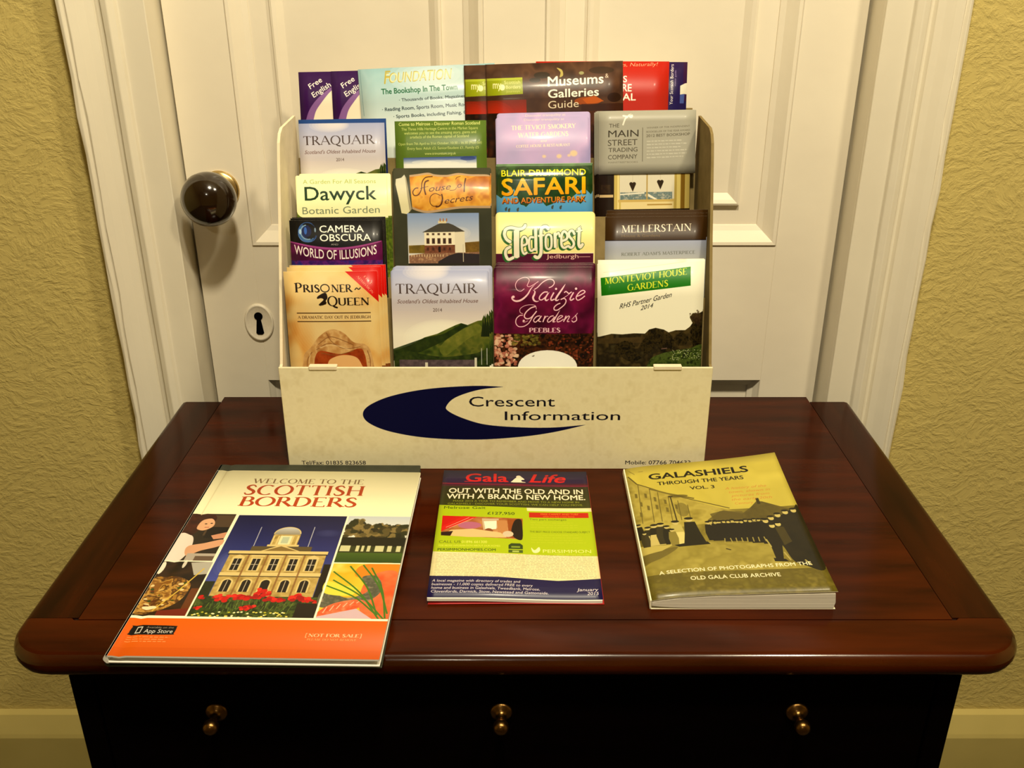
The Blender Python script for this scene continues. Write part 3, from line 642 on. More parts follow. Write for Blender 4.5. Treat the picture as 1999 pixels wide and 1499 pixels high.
    R(46, 206, 148, 234, mott([(70, 88, 34), (44, 58, 22), (96, 110, 46), (56, 60, 26)], 8, 14, 2))
    for k in range(90): x = 48 + rs.random() * 90; y = 212 + rs.random() * 18; s.L([(x, y), (x + rs.gauss(0, 1.5), y - 7)], .6, rs.choice([(100, 130, 50), (60, 84, 30), (130, 150, 70)]), .8)
    for cx, cy, r in ((50, 208, 4), (62, 206, 5), (70, 209, 6), (78, 206, 5), (86, 208, 7), (95, 207, 5), (98, 199, 5), (101, 203, 5), (109, 209, 6), (116, 210, 5), (127, 206, 6), (134, 208, 6), (139, 210, 4), (94, 220, 5), (88, 222, 4), (52, 222, 3.4), (146, 212, 3)):
        for k in range(7): s.E(cx + rs.gauss(0, r * .4), cy + rs.gauss(0, r * .3), r * .42, r * .36, rs.choice([(206, 28, 18), (176, 14, 12), (228, 60, 40)]))
    for k in range(44): s.E(50 + rs.random() * 76, 226 + rs.random() * 7, 1.1, .9, rs.choice([(226, 214, 110), (240, 236, 190), (196, 190, 60)]))
    R(131, 214, 148, 234, (46, 34, 20))
    # trees and gravestones
    R(149.6, 83, 208, 157, vg((206, 214, 222), (236, 234, 226), 83, 110))
    for k in range(200):
        x = 151 + rs.random() * 56; y = 98 + rs.random() * 26 - (8 if 155 < x < 165 else 0)
        s.B(x, y, 2 + rs.random() * 3, 2 + rs.random() * 3, rs.choice([(74, 68, 40), (112, 100, 60), (48, 46, 26), (150, 132, 84), (60, 62, 34)]), .9)
    R(150, 118, 208, 133, (40, 40, 22)); R(149.6, 132, 208, 143, (70, 76, 40)); R(149.6, 142, 208, 157, vg((86, 112, 44), (60, 88, 30), 142, 157))
    for x, w in ((151, 9), (165, 3), (170, 2.4), (175, 3), (182, 8), (193, 4), (201, 4)): R(x, 131, x + w, 140, (214, 212, 170))
    # salmon dish
    R(150, 158.4, 208, 234, mott([(240, 206, 70), (232, 190, 50), (246, 224, 120)], 24, 3))
    s.P(spline([(176, 160), (206, 158), (208, 178), (190, 180), (172, 176)], closed=True), (238, 150, 40)); s.P(spline([(185, 176), (208, 172), (208, 234), (190, 234), (180, 208)], closed=True), mott([(226, 104, 54), (240, 140, 90)], 10, 3))
    s.P(spline([(149, 196), (170, 206), (186, 196), (178, 178), (190, 176), (197, 192), (192, 206), (176, 216), (149, 218)], closed=True), mott([(130, 128, 108), (98, 100, 84), (160, 150, 130)], 6, 4))
    s.P(spline([(149, 184), (165, 190), (176, 192), (172, 203), (150, 200)], closed=True), (226, 226, 90)); s.P(spline([(149, 226), (160, 214), (178, 208), (186, 212), (178, 222), (164, 228), (150, 232)], closed=True), mott([(228, 96, 50), (248, 150, 110)], 5, 8))
    for k in range(6): s.L([(154 + k * 5, 226 - k * 2.6), (156 + k * 5.2, 218 - k * 1.8)], .8, (255, 200, 170)); 
    s.P([(149, 231), (180, 220), (196, 234), (149, 234)], (216, 190, 200))
    for a, b in (((152, 170), (200, 233)), ((154, 182), (204, 233)), ((165, 162), (198, 228)), ((176, 160), (206, 226)), ((150, 190), (196, 226)), ((184, 164), (205, 232))): s.L([a, ((a[0] + b[0]) / 2 + 3, (a[1] + b[1]) / 2 - 3), b], 1.5, (84, 132, 44), smooth=True)
    for x0, y0, x1, y1 in ((0, 157, 45, 158.6), (44.6, 83, 46.2, 234), (148, 83, 149.8, 234), (149, 156.8, 208, 158.4), (0, 232.6, 208, 235.4)): R(x0, y0, x1, y1, (250, 246, 224))
    R(0, 235.2, 208, 280, (232, 116, 12)); R(0, 270, 208, 280, (222, 106, 12), .5)
    # badge
    s.P(spline([(8, 246), (10, 244), (40, 244.4), (43, 246), (43, 253.5), (41, 255), (10, 255.4), (7.6, 253)], 4, True), (26, 22, 18))
    s.P([(12, 245.6), (16.6, 245.6), (16.6, 253.8), (12, 253.8)], (214, 210, 200)); R(12.9, 247, 15.7, 252.6, (26, 22, 18))
    s.T('Available on the', 19.5, 41, 247.6, 2.1, (190, 180, 170)); s.T('App Store', 19, 41.6, 253.2, 4.4, (236, 232, 224), bold=.01)
    s.greek(8, 43, 257.6, 2.6, 3, 1.3, (246, 170, 120), 3)
    s.L([(147.6, 251.2), (146.6, 251.2), (146.6, 256), (147.6, 256)], .5, (250, 206, 170)); s.L([(188.8, 251.2), (189.8, 251.2), (189.8, 256), (188.8, 256)], .5, (250, 206, 170)); s.T('NOT FOR SALE', 148.5, 188, 255.2, 3.6, (250, 206, 170), 'serif', wt=1.6); s.T('PLEASE DO NOT REMOVE', 148.5, 187, 259.4, 2.2, (246, 180, 130), 'serif', wt=1.3)
    R(0, 0, 1.2, 280, (255, 255, 240), .35); s.R(9.2, 0, 10.2, 83, (236, 226, 190), .8)
    return s

def d_gala():
    s = new_sheet('local_magazine_print', 147, 213, (246, 238, 188), 4.6)
    R = s.R
    R(0, 0, 147, 28, vg((36, 24, 82), (58, 20, 76), 0, 28)); R(0, 24.6, 147, 31, (92, 16, 56)); s.L([(0, 26), (80, 28), (147, 29)], .7, (190, 40, 90))
    RD = (220, 24, 40)
    s.T('Gala', 23, 66, 22, 15.5, RD, bold=.035); s.T('Life', 88, 125, 22, 15.5, RD, bold=.035, shear=.25)
    for x0, x1, y in ((22, 36, 21.4), (63, 67, 21.4), (87, 93, 21.4)): R(x0, y, x1, y + 1, RD)
    C = (246, 238, 214)
    s.P(spline([(70.5, 20), (74, 14), (78, 10.2), (80.5, 12.5), (83, 17), (80, 18), (80.5, 21), (84, 22.4), (70, 22.6)], 5, True), C); s.E(77, 11.6, 2.6, 2.6, C); s.L([(71, 22.8), (84, 22.8)], 1, (190, 180, 150))
    R(0, 31, 147, 71, vg((62, 56, 30), (74, 78, 20), 31, 71))
    s.T('OUT WITH THE OLD AND IN', 7.5, 141, 44.6, 8.8, C, bold=.035); s.T('WITH A BRAND NEW HOME.', 6, 142.6, 55.6, 8.8, C, bold=.035)
    s.T('MAKE 2015 A YEAR TO REMEMBER AND MOVE TO A NEW HOME IN', 13, 136, 61.6, 3.1, (170, 176, 60)); s.T('GALASHIELS - DISCOVER YOUR SCOTTISH, WE CAN HELP YOU MOVE.', 8, 139.5, 66.8, 3.1, (170, 176, 60))
    s.P([(0, 68), (84.5, 71), (85, 77), (147, 77.5), (147, 152), (0, 147.5)], (188, 206, 14))
    s.T('Melrose Gait', 5, 45, 74.8, 4.6, (66, 84, 20)); s.T('£127,950', 47, 73, 84.6, 4.6, (66, 84, 20), bold=.015)
    s.P([(4.6, 87.5), (80.6, 91), (80.2, 126.6), (5.4, 121.6)], mott([(206, 150, 96), (180, 110, 60), (222, 180, 130)], 14, 5))
    s.P([(42, 92), (58, 92), (58, 108), (44, 112)], (214, 190, 160)); s.P([(56, 95), (66, 95), (66, 122), (58, 122)], (206, 150, 96)); s.P([(44, 97), (56, 96), (56, 110), (46, 112)], (250, 246, 226)); s.E(49, 114, 4, 5, (150, 90, 50))
    s.P([(66, 92), (80.4, 92), (80.2, 126), (68, 124)], (168, 92, 34)); s.P(spline([(73, 95), (78, 92), (80, 100), (80, 126), (73, 124), (70, 112)], closed=True), (44, 22, 12)); s.E(31, 104, 11, 6, (196, 120, 150)); s.P([(14, 112), (34, 110), (60, 116), (66, 124), (30, 124), (6, 121)], (232, 204, 150)); s.P([(5, 116), (16, 114), (14, 122), (5.4, 121.4)], (60, 26, 14)); s.E(67, 118, 5, 5, (222, 206, 180))
    s.P([(4.6, 87.5), (28, 88.6), (31, 90), (5, 115)], (214, 30, 16)); s.P([(24, 88), (38, 89.4), (6, 113), (5, 107)], (222, 44, 30))
    for a, b in (((9, 108), (30, 90.5)), ((12, 109), (34, 91.5))): s.L([a, b], .8, (250, 170, 150))
    s.P([(86.8, 79.6), (143.4, 79.6), (143.4, 88.6), (86.8, 88.6)], (206, 46, 8)); s.T('FREE CARPET AND TURF', 98, 134, 83.6, 2.6, (246, 176, 60)); s.T('when you buy a new home', 100, 130, 87.4, 2.2, (246, 176, 60))
    s.T('Two part exchanges', 87, 122, 93.2, 3, (110, 126, 20)); s.greek(88, 134, 97, 4, 3, 1.5, (208, 216, 80), 5, .5); s.T('THE BEST PRICE CHOOSE STANDARD SUBJECT', 87, 143, 114.6, 3, (110, 126, 20)); s.greek(88, 140, 118, 4, 4, 1.5, (208, 216, 80), 6, .5)
    s.T('CALL US', 4.4, 24, 133.8, 4, (110, 126, 20)); s.T('01896 661300', 25, 48, 133.8, 4, (232, 238, 130), bold=.01); s.T('FOR MORE INFORMATION ABOUT OUR HOMES', 4.4, 60, 139.2, 2.8, (232, 238, 120)); s.T('PERSIMMONHOMES.COM', 4, 56, 146, 3.8, (70, 90, 20), bold=.015)
    s.P([(67.5, 136), (70, 133), (78, 133), (80.4, 136), (80.4, 142), (67.5, 142)], (66, 86, 30)); R(67.5, 143.4, 80.4, 148, (90, 110, 40)); R(70, 137.5, 78, 140, (150, 170, 60)); R(71, 144.5, 77, 147, (190, 205, 110))
    s.P(spline([(88, 139), (91, 143), (95, 138), (96, 143), (93.5, 147), (89.5, 146.5)], closed=True), (240, 240, 190)); s.T('PERSIMMON', 98.4, 141.7, 146.6, 5, (236, 240, 160)); s.T('Together, we make your home', 108, 140, 149.8, 1.8, (226, 232, 130))
    s.P([(0, 147.4), (147, 151.8), (147, 187), (0, 184)], mott([(244, 236, 190), (236, 226, 178)], 4, 5)); s.greek(3.5, 144, 150.5, 2.3, 15, 1.2, (176, 168, 140), 9, .55, ragged=False)
    s.P([(0, 183.4), (60, 184), (110, 187.5), (147, 184.6), (147, 213), (0, 213)], (36, 26, 88))
    WW = (236, 230, 226)
    for i, (x1, t) in enumerate(((78, 'A local magazine with directory of trades and'), (88.6, 'businesses - 11,000 copies delivered FREE to every'), (94.4, 'home and business in Galashiels, Tweedbank, Melrose,'), (101.6, 'Clovenfords, Darnick, Stow, Newstead and Gattonside.'))):
        s.T(t, 2.6, x1, 191.6 + i * 4.9, 3.4, WW, bold=.014, shear=.15)
    s.T('January', 125.6, 144, 201.4, 4, WW, bold=.012, shear=.2); s.T('2015', 134, 144, 206.6, 4, WW, bold=.012, shear=.2)
    return s

def d_galashiels():
    s = new_sheet('photograph_book_print', 153, 217, vg((216, 202, 92), (196, 184, 88), 0, 90), 4.6)
    R = s.R; rs = random.Random(12); D = (38, 34, 12)
    R(0, 0, 153, 217, mott([(214, 200, 96), (200, 186, 86), (222, 208, 104)], 40, 6), .6)
    R(0, 90, 153, 217, mott([(150, 138, 60), (132, 120, 48), (160, 148, 70)], 16, 8)); R(0, 140, 153, 165, mott([(160, 150, 74), (146, 134, 60)], 20, 4), .8); R(0, 180, 153, 217, mott([(126, 116, 46), (108, 98, 34), (140, 128, 60)], 9, 2), .9)
    # terraces running away at the left
    s.P([(0, 14), (9, 33), (35, 56), (80, 86), (104, 98), (104, 112), (60, 112), (0, 120)], mott([(176, 162, 78), (190, 176, 92), (158, 144, 64)], 14, 3))
    s.L([(2, 16), (9, 33), (35, 56), (58, 70), (90, 88)], 1.4, (110, 98, 44)); s.L([(20, 45), (36, 56), (60, 68)], 2.4, (130, 118, 56)); s.E(46, 62, 9, 2.6, (104, 94, 44), .7)
    for x in (10, 20, 27, 36, 44, 52): s.L([(x, 34 + (x - 10) * 1.05), (x - 4 + x * .06, 104)], .8, (110, 98, 46), .8)
    for x, y in ((5, 50), (8, 66), (14, 52), (22, 60), (22, 74), (31, 66), (31, 80), (14, 74), (6, 84), (40, 76)): s.P([(x, y), (x + 2.4, y + 1.4), (x + 2, y + 9), (x - .2, y + 8)], (126, 114, 54))
    s.E(46, 86, 6, 12, (110, 100, 50), .5); s.L([(38, 62), (38, 104)], 1.2, (80, 70, 34)); s.E(38, 62, 2.4, 1.6, (80, 70, 34))
    s.P([(66, 106), (80, 92), (100, 94), (106, 106)], (122, 110, 52)); s.P([(96, 102), (110, 88), (117, 79), (122, 80), (134, 88), (146, 96), (153, 110), (100, 112)], mott([(116, 104, 46), (96, 86, 36)], 7, 3)); R(117, 74, 120, 84, (70, 62, 28)); s.P([(70, 96), (84, 91), (100, 98), (100, 108), (72, 108)], (104, 94, 44), .8)
    # street
    s.P([(30, 147), (60, 141), (112, 146), (124, 175), (153, 182), (153, 184), (0, 184), (0, 170), (14, 160)], mott([(172, 160, 80), (156, 144, 66), (180, 168, 88)], 14, 5)); s.P(spline([(0, 156), (20, 148), (32, 146), (28, 152), (14, 162), (0, 166)], closed=True), (118, 106, 48), .8); s.P([(0, 140), (20, 142), (30, 142), (18, 150), (0, 154)], (196, 182, 104))
    def person(x, yf, h, body, skirt=None):
        s.P([(x - h * .12, yf - h * .82), (x + h * .12, yf - h * .82), (x + h * .17, yf - h * .4), (x + h * (.24 if skirt else .13), yf), (x - h * (.24 if skirt else .13), yf), (x - h * .17, yf - h * .4)], body)
        if skirt: s.P([(x - h * .14, yf - h * .5), (x + h * .14, yf - h * .5), (x + h * .24, yf), (x - h * .24, yf)], skirt)
        s.E(x, yf - h * .9, h * .075, h * .085, (206, 192, 130)); s.E(x, yf - h * .96, h * .1, h * .05, D)
    for x, yf, h, b, k in ((2, 130, 26, D, None), (10, 140, 30, (60, 54, 24), (216, 204, 140)), (16, 141, 34, D, (206, 192, 124)), (6, 142, 24, (70, 62, 30), None), (22, 140, 34, (64, 58, 28), None), (27, 141, 30, D, None), (36, 142, 38, (196, 184, 110), (222, 210, 140)), (31, 143, 26, (150, 138, 70), None), (49, 141, 41, D, D)): person(x, yf, h, b, k)
    s.P([(44, 140), (60, 140), (62, 144), (34, 146), (30, 143)], D)
    for k in range(17): person(66 + k * 3.4, 137 + k * .5 + rs.random() * 3, 29 + k * .25 + rs.random() * 3, (34, 30, 12))
    s.P([(68, 112), (120, 112), (122, 136), (70, 136)], (32, 28, 10))
    for k in range(13): s.E(68 + k * 4, 109 + rs.random() * 3, 1.6, 1.8, (196, 182, 110)); s.E(68 + k * 4, 107 + rs.random() * 2, 2.2, 1.2, D)
    for k in range(9): s.L([(76 + k * 5, 136), (75 + k * 5 + rs.random() * 2, 143)], 1, (170, 158, 90))
    s.P(spline([(112, 112), (122, 108), (134, 104), (148, 94), (153, 96), (153, 182), (136, 180), (128, 172), (124, 150), (116, 140)]), mott([(34, 30, 10), (48, 42, 18)], 9, 4))
    s.P([(112, 116), (120, 112), (126, 130), (124, 150), (120, 172), (114, 170), (114, 148)], D); s.P([(112, 168), (122, 170), (124, 174), (112, 173)], D)
    for x, y in ((118, 112), (124, 108), (131, 104), (139, 100), (128, 118), (147, 98), (122, 120)): s.E(x, y, 2.6, 3.2, (206, 192, 124)); s.E(x, y - 3, 3.2, 1.6, D)
    for a, b in (((123, 160), (126, 172)), ((138, 172), (142, 180)), ((112, 140), (114, 152))): s.L([a, b], 1.4, (184, 172, 104))
    s.P([(124, 122), (132, 122), (134, 145), (126, 150)], (96, 86, 40), .7); s.L([(74, 152), (78, 154)], 1.4, (70, 60, 30))
    # lettering
    s.T('GALASHIELS', 22, 121, 27.5, 10.5, (24, 20, 8), bold=.035)
    s.T('THROUGH THE YEARS', 29, 113.6, 39.6, 6.2, (40, 36, 14), bold=.03); s.T('VOL. 3', 59, 83, 51.6, 5.4, (40, 36, 14), bold=.03)
    H = (206, 130, 66)
    for i, (x0, x1, t) in enumerate(((92, 132, 'A history of the'), (94, 134, 'town, shown in'), (96, 132, 'pictures from'), (94, 133, 'the early 20th'), (96, 114, 'Century'))): s.T(t, x0, x1, 56 + i * 6.6, 4, H, shear=.3, a=.7)
    C = (240, 236, 206)
    s.T('A SELECTION OF PHOTOGRAPHS FROM THE', 11, 142, 184.6, 4.8, C, bold=.022, rise=5); s.T('OLD GALA CLUB ARCHIVE', 36, 112, 195, 5, C, bold=.022, rise=1)
    s.L([(4, 6), (9, 14)], .8, (150, 136, 60)); s.L([(13, 10), (18, 10)], .8, (150, 136, 60))
    return s

def d_blue():
    s = new_sheet('blue_cover_print', 180, 390, vg((44, 88, 152), (26, 44, 100), 0, 120)); return s

def d_pagestripes():
    s = new_sheet('page_edge_print', 200, 24, (246, 240, 226), 2)
    rs = random.Random(2)
    for k in range(34): y = rs.random() * 24; s.L([(0, y), (200, y + rs.gauss(0, .3))], .35, (206, 198, 184), .6)
    return s
DESIGNS = [d_prisoner, d_traquair, d_kailzie, d_monteviot, d_camera, d_tedforest, d_mellerstain, d_dawyck, d_house, d_safari, d_green, d_teviot, d_main_flap, d_main_photo, d_foundations, d_museums, d_festival, d_purple, d_free, d_front, d_welcome, d_gala, d_galashiels, d_pagestripes, d_blue]
# ---------------------------------------------------------------- materials
def pmat(name, col, rough=.5, spec=.5, metal=0.0, coat=0.0):
    m = bpy.data.materials.new(name); m.use_nodes = True; b = m.node_tree.nodes['Principled BSDF']
    b.inputs['Base Color'].default_value = (*col, 1); b.inputs['Roughness'].default_value = rough
    b.inputs['Specular IOR Level'].default_value = spec; b.inputs['Metallic'].default_value = metal
    b.inputs['Coat Weight'].default_value = coat
    return m
def nd(m, t, **kw):
    n = m.node_tree.nodes.new(t)
    for k, v in kw.items():
        if hasattr(n, k): setattr(n, k, v)
        else: n.inputs[k].default_value = v
    return n
def lk(m, a, b): m.node_tree.links.new(a, b)
def noise_mat(name, c0, c1, scale, rough, bump=0.0, bscale=None, stretch=(1, 1, 1), detail=5, spec=.5, dist=.002, lo=.35, hi=.65, rvar=0.0, rot=(0, 0, 0), bdetail=4):
    m = pmat(name, c0, rough, spec); b = m.node_tree.nodes['Principled BSDF']
    tc = nd(m, 'ShaderNodeTexCoord'); mp = nd(m, 'ShaderNodeMapping'); mp.inputs['Scale'].default_value = stretch; mp.inputs['Rotation'].default_value = rot
    lk(m, tc.outputs['Object'], mp.inputs[0])
    n = nd(m, 'ShaderNodeTexNoise'); n.inputs['Scale'].default_value = scale; n.inputs['Detail'].default_value = detail; lk(m, mp.outputs[0], n.inputs[0])
    r = nd(m, 'ShaderNodeValToRGB'); r.color_ramp.elements[0].position = lo; r.color_ramp.elements[1].position = hi
    r.color_ramp.elements[0].color = (*c0, 1); r.color_ramp.elements[1].color = (*c1, 1)
    lk(m, n.outputs[0], r.inputs[0]); lk(m, r.outputs[0], b.inputs['Base Color'])
    if rvar:
        mr = nd(m, 'ShaderNodeMapRange'); mr.inputs[3].default_value = rough - rvar; mr.inputs[4].default_value = rough + rvar
        lk(m, n.outputs[0], mr.inputs[0]); lk(m, mr.outputs[0], b.inputs['Roughness'])
    if bump:
        n2 = nd(m, 'ShaderNodeTexNoise'); n2.inputs['Scale'].default_value = bscale or scale; n2.inputs['Detail'].default_value = bdetail; lk(m, mp.outputs[0], n2.inputs[0])
        bp = nd(m, 'ShaderNodeBump'); bp.inputs['Strength'].default_value = bump; bp.inputs['Distance'].default_value = dist
        lk(m, n2.outputs[0], bp.inputs['Height']); lk(m, bp.outputs[0], b.inputs['Normal'])
    return m
def print_mat(sheet, rough=.38, spec=.28, coat=.06):
    m = pmat(sheet.name, (1, 1, 1), rough, spec, 0, coat); m.node_tree.nodes['Principled BSDF'].inputs['Coat Roughness'].default_value = .12
    t = nd(m, 'ShaderNodeTexImage'); t.image = sheet.image(); t.extension = 'EXTEND'
    # ink on paper never reaches full white
    gm = nd(m, 'ShaderNodeGamma'); gm.inputs[1].default_value = 1.22; lk(m, t.outputs[0], gm.inputs[0])
    mu = nd(m, 'ShaderNodeMixRGB', blend_type='MULTIPLY'); mu.inputs[0].default_value = 1; mu.inputs[2].default_value = (.86, .86, .84, 1); lk(m, gm.outputs[0], mu.inputs[1])
    lk(m, mu.outputs[0], m.node_tree.nodes['Principled BSDF'].inputs['Base Color'])
    return m

M = {}
def wall_material():
    m = pmat('textured_wall_paint', (.57, .455, .150), .75, .2); b = m.node_tree.nodes['Principled BSDF']
    tc = nd(m, 'ShaderNodeTexCoord')
    mp = nd(m, 'ShaderNodeMapping'); mp.inputs['Scale'].default_value = (1, 1, 1.3); mp.inputs['Rotation'].default_value = (0, .55, 0); lk(m, tc.outputs['Object'], mp.inputs[0])
    wn = nd(m, 'ShaderNodeTexNoise', Scale=14, Detail=2); lk(m, mp.outputs[0], wn.inputs[0])
    mx = nd(m, 'ShaderNodeMixRGB', blend_type='ADD'); mx.inputs[0].default_value = .06; lk(m, mp.outputs[0], mx.inputs[1]); lk(m, wn.outputs[1], mx.inputs[2])
    n = nd(m, 'ShaderNodeTexNoise', Scale=95, Detail=6, Roughness=.62); lk(m, mx.outputs[0], n.inputs[0])
    n2 = nd(m, 'ShaderNodeTexNoise', Scale=16, Detail=2); lk(m, mx.outputs[0], n2.inputs[0])
    r = nd(m, 'ShaderNodeValToRGB'); r.color_ramp.elements[0].position = .42; r.color_ramp.elements[1].position = .72; lk(m, n.outputs[0], r.inputs[0])
    ad = nd(m, 'ShaderNodeMath', operation='MULTIPLY_ADD'); ad.inputs[1].default_value = .5; lk(m, n2.outputs[0], ad.inputs[0]); lk(m, r.outputs[0], ad.inputs[2])
    bp = nd(m, 'ShaderNodeBump', Strength=.5, Distance=.0022); lk(m, ad.outputs[0], bp.inputs['Height']); lk(m, bp.outputs[0], b.inputs['Normal'])
    return m
M['wall'] = wall_material()
M['paint'] = noise_mat('cream_gloss_paint', (.76, .69, .55), (.81, .74, .59), 6, .30, .25, 45, detail=3, spec=.4, dist=.0012)
M['paint_frame'] = noise_mat('cream_gloss_paint_on_frame', (.73, .67, .53), (.78, .72, .57), 8, .28, .5, 30, stretch=(1, 1, .5), detail=3, spec=.45, dist=.0015)
M['skirting'] = noise_mat('skirting_paint', (.48, .39, .12), (.53, .43, .14), 8, .5, .2, 40, dist=.001)
def wood(name, a, b, st, rough=.3, spec=.4):
    m = noise_mat(name, a, b, 7, rough, .08, 70, stretch=st, detail=8, spec=spec, dist=.0006, lo=.3, hi=.7, rvar=.05)
    return m
M['wood_x'] = wood('mahogany_grain_along', (.018, .0026, .0003), (.054, .0082, .0008), (1, 7, 7), .17, .10)
M['wood_y'] = wood('mahogany_grain_across', (.011, .0017, .0003), (.034, .0054, .0006), (7, 1, 7), .17, .10)
M['wood_edge'] = wood('polished_front_edge', (.018, .003, .0005), (.050, .009, .001), (1, 7, 7), .2, .4); M['wood_edge'].node_tree.nodes['Principled BSDF'].inputs['Coat Weight'].default_value = .5; M['wood_edge'].node_tree.nodes['Principled BSDF'].inputs['Coat Roughness'].default_value = .1
M['wood_shaded'] = wood('shaded_carcass_wood', (.0008, .0003, .0003), (.0016, .0005, .0004), (1, 7, 7), .6, .02)  # dark mahogany taken near black, with the carcass's shade put into its colour
M['groove'] = pmat('groove_dark', (.008, .003, .002), .8, .1)  # plain near-black colour for the strip in the groove
M['card'] = noise_mat('cardboard', (.72, .63, .44), (.80, .70, .50), 60, .8, .1, 200, spec=.15, dist=.0003)
M['card_shaded'] = noise_mat('shaded_cardboard', (.20, .145, .055), (.25, .185, .075), 60, .85, .1, 200, spec=.1, dist=.0003)  # same card made darker: shade within the stand put into its colour
M['white'] = pmat('white_paper', (.86, .83, .74), .6, .3)
M['cream_paper'] = pmat('cream_paper', (.86, .80, .58), .6, .3)
M['green_board'] = noise_mat('dark_green_cloth_board', (.035, .042, .028), (.05, .058, .038), 90, .6, .1, 300)
M['red_paper'] = pmat('red_paper', (.45, .02, .02), .5, .3)
M['knob'] = pmat('dark_brown_ceramic', (.012, .005, .002), .12, .6, 0, .6)
M['brass'] = noise_mat('worn_brass', (.55, .40, .16), (.7, .53, .25), 40, .28, .05, 80); M['brass'].node_tree.nodes['Principled BSDF'].inputs['Metallic'].default_value = 1
M['old_brass'] = pmat('old_brass', (.20, .105, .03), .3, .5, 1)
M['black'] = pmat('keyhole_black', (.002, .002, .002), .9, .0)
M['floor'] = noise_mat('dark_carpet', (.05, .04, .02), (.08, .065, .035), 90, .95, .4, 260, spec=.05, dist=.003)
M['ceiling'] = noise_mat('ceiling_paint', (.75, .70, .58), (.78, .73, .61), 5, .9)

# ---------------------------------------------------------------- mesh helpers
def link(name, me, mats, parent=None):
    o = bpy.data.objects.new(name, me); C.objects.link(o)
    for m in (mats if isinstance(mats, (list, tuple)) else [mats]): me.materials.append(m)
    if parent is not None: o.parent = parent
    return o
def obj(name, bm, mats, parent=None, smooth=False):
    me = bpy.data.meshes.new(name)
    bmesh.ops.recalc_face_normals(bm, faces=bm.faces)
    bm.to_mesh(me); bm.free()
    if smooth: me.shade_smooth()
    return link(name, me, mats, parent)
def bx(bm, x0, x1, y0, y1, z0, z1, bev=0.0, seg=2):
    r = bmesh.ops.create_cube(bm, size=1)
    bmesh.ops.scale(bm, vec=(x1 - x0, y1 - y0, z1 - z0), verts=r['verts'])
    bmesh.ops.translate(bm, vec=((x0 + x1) / 2, (y0 + y1) / 2, (z0 + z1) / 2), verts=r['verts'])
    if bev:
        es = {e for v in r['verts'] for e in v.link_edges}
        bmesh.ops.bevel(bm, geom=list(es), offset=bev, segments=seg, affect='EDGES', profile=.6)
    return bm
def box(name, x0, x1, y0, y1, z0, z1, m, parent=None, bev=0.0, seg=2):
    return obj(name, bx(bmesh.new(), x0, x1, y0, y1, z0, z1, bev, seg), m, parent)
def prism(bm, pts, axis, a, b):
    """extrude a 2D outline along an axis: pts are (u, v) in the other two axes"""
    f = {'x': lambda u, v, t: (t, u, v), 'y': lambda u, v, t: (u, t, v), 'z': lambda u, v, t: (u, v, t)}[axis]
    A = [bm.verts.new(f(u, v, a)) for u, v in pts]; B = [bm.verts.new(f(u, v, b)) for u, v in pts]
    bm.faces.new(A); bm.faces.new(B[::-1])
    for i in range(len(pts)):
        j = (i + 1) % len(pts); bm.faces.new([A[j], A[i], B[i], B[j]])
    return bm
def lathe(prof, n=32):
    """profile (r, d) turned about the -Y axis: d is the distance out towards the room"""
    bm = bmesh.new(); rings = []
    for r, d in prof:
        rings.append([bm.verts.new((max(r, 1e-5) * math.cos(2 * math.pi * k / n), -d, max(r, 1e-5) * math.sin(2 * math.pi * k / n))) for k in range(n)])
    for a, b in zip(rings[:-1], rings[1:]):
        for k in range(n): bm.faces.new([a[k], a[(k + 1) % n], b[(k + 1) % n], b[k]])
    bm.faces.new(rings[0]); bm.faces.new(rings[-1][::-1])
    bmesh.ops.remove_doubles(bm, verts=bm.verts, dist=1e-6)
    return bm
def frame_rings(bm, x0, x1, z0, z1, prof, close=True):
    """nested mitred rectangles facing -Y: prof = [(inset, y)]"""
    rings = []
    for ins, y in prof:
        rings.append([bm.verts.new(c) for c in ((x0 + ins, y, z0 + ins), (x1 - ins, y, z0 + ins), (x1 - ins, y, z1 - ins), (x0 + ins, y, z1 - ins))])
    for a, b in zip(rings[:-1], rings[1:]):
        for k in range(4): bm.faces.new([a[k], a[(k + 1) % 4], b[(k + 1) % 4], b[k]])
    if close: bm.faces.new(rings[-1])
    return bm
def empty(name, loc=(0, 0, 0), rot=(0, 0, 0)):
    o = bpy.data.objects.new(name, None); C.objects.link(o); o.location = loc; o.rotation_euler = rot; o.empty_display_size = .02
    return o
def tag(o, label, cat, group=None):
    o['label'] = label; o['category'] = cat
    if group: o['group'] = group
    return o
def struct(o): o['kind'] = 'structure'; return o
def copy_tree(o, parent=None):
    c = o.copy(); C.objects.link(c)
    if parent is not None: c.parent = parent
    for ch in list(o.children): copy_tree(ch, c)
    return c

# ---------------------------------------------------------------- room
WY, DY, AY = 1.080, 1.105, 1.063            # wall face, door face, architrave face
Z = T0
H = 2.45
struct(box('floor', -1.9, 1.9, -2.6, 1.25, -.05, 0, M['floor']))
struct(box('ceiling', -1.9, 1.9, -2.6, 1.25, H, H + .05, M['ceiling']))
wb = bmesh.new()
bx(wb, -1.9, -.388, WY, WY + .15, 0, H); bx(wb, .388, 1.9, WY, WY + .15, 0, H); bx(wb, -.388, .388, WY, WY + .15, 2.06, H)
bmesh.ops.recalc_face_normals(wb, faces=wb.faces)
struct(obj('wall_back', wb, M['wall']))
struct(box('wall_left', -1.95, -1.9, -2.6, 1.25, 0, H, M['wall']))
struct(box('wall_right', 1.9, 1.95, -2.6, 1.25, 0, H, M['wall']))
struct(box('wall_front', -1.9, 1.9, -2.65, -2.6, 0, H, M['wall']))
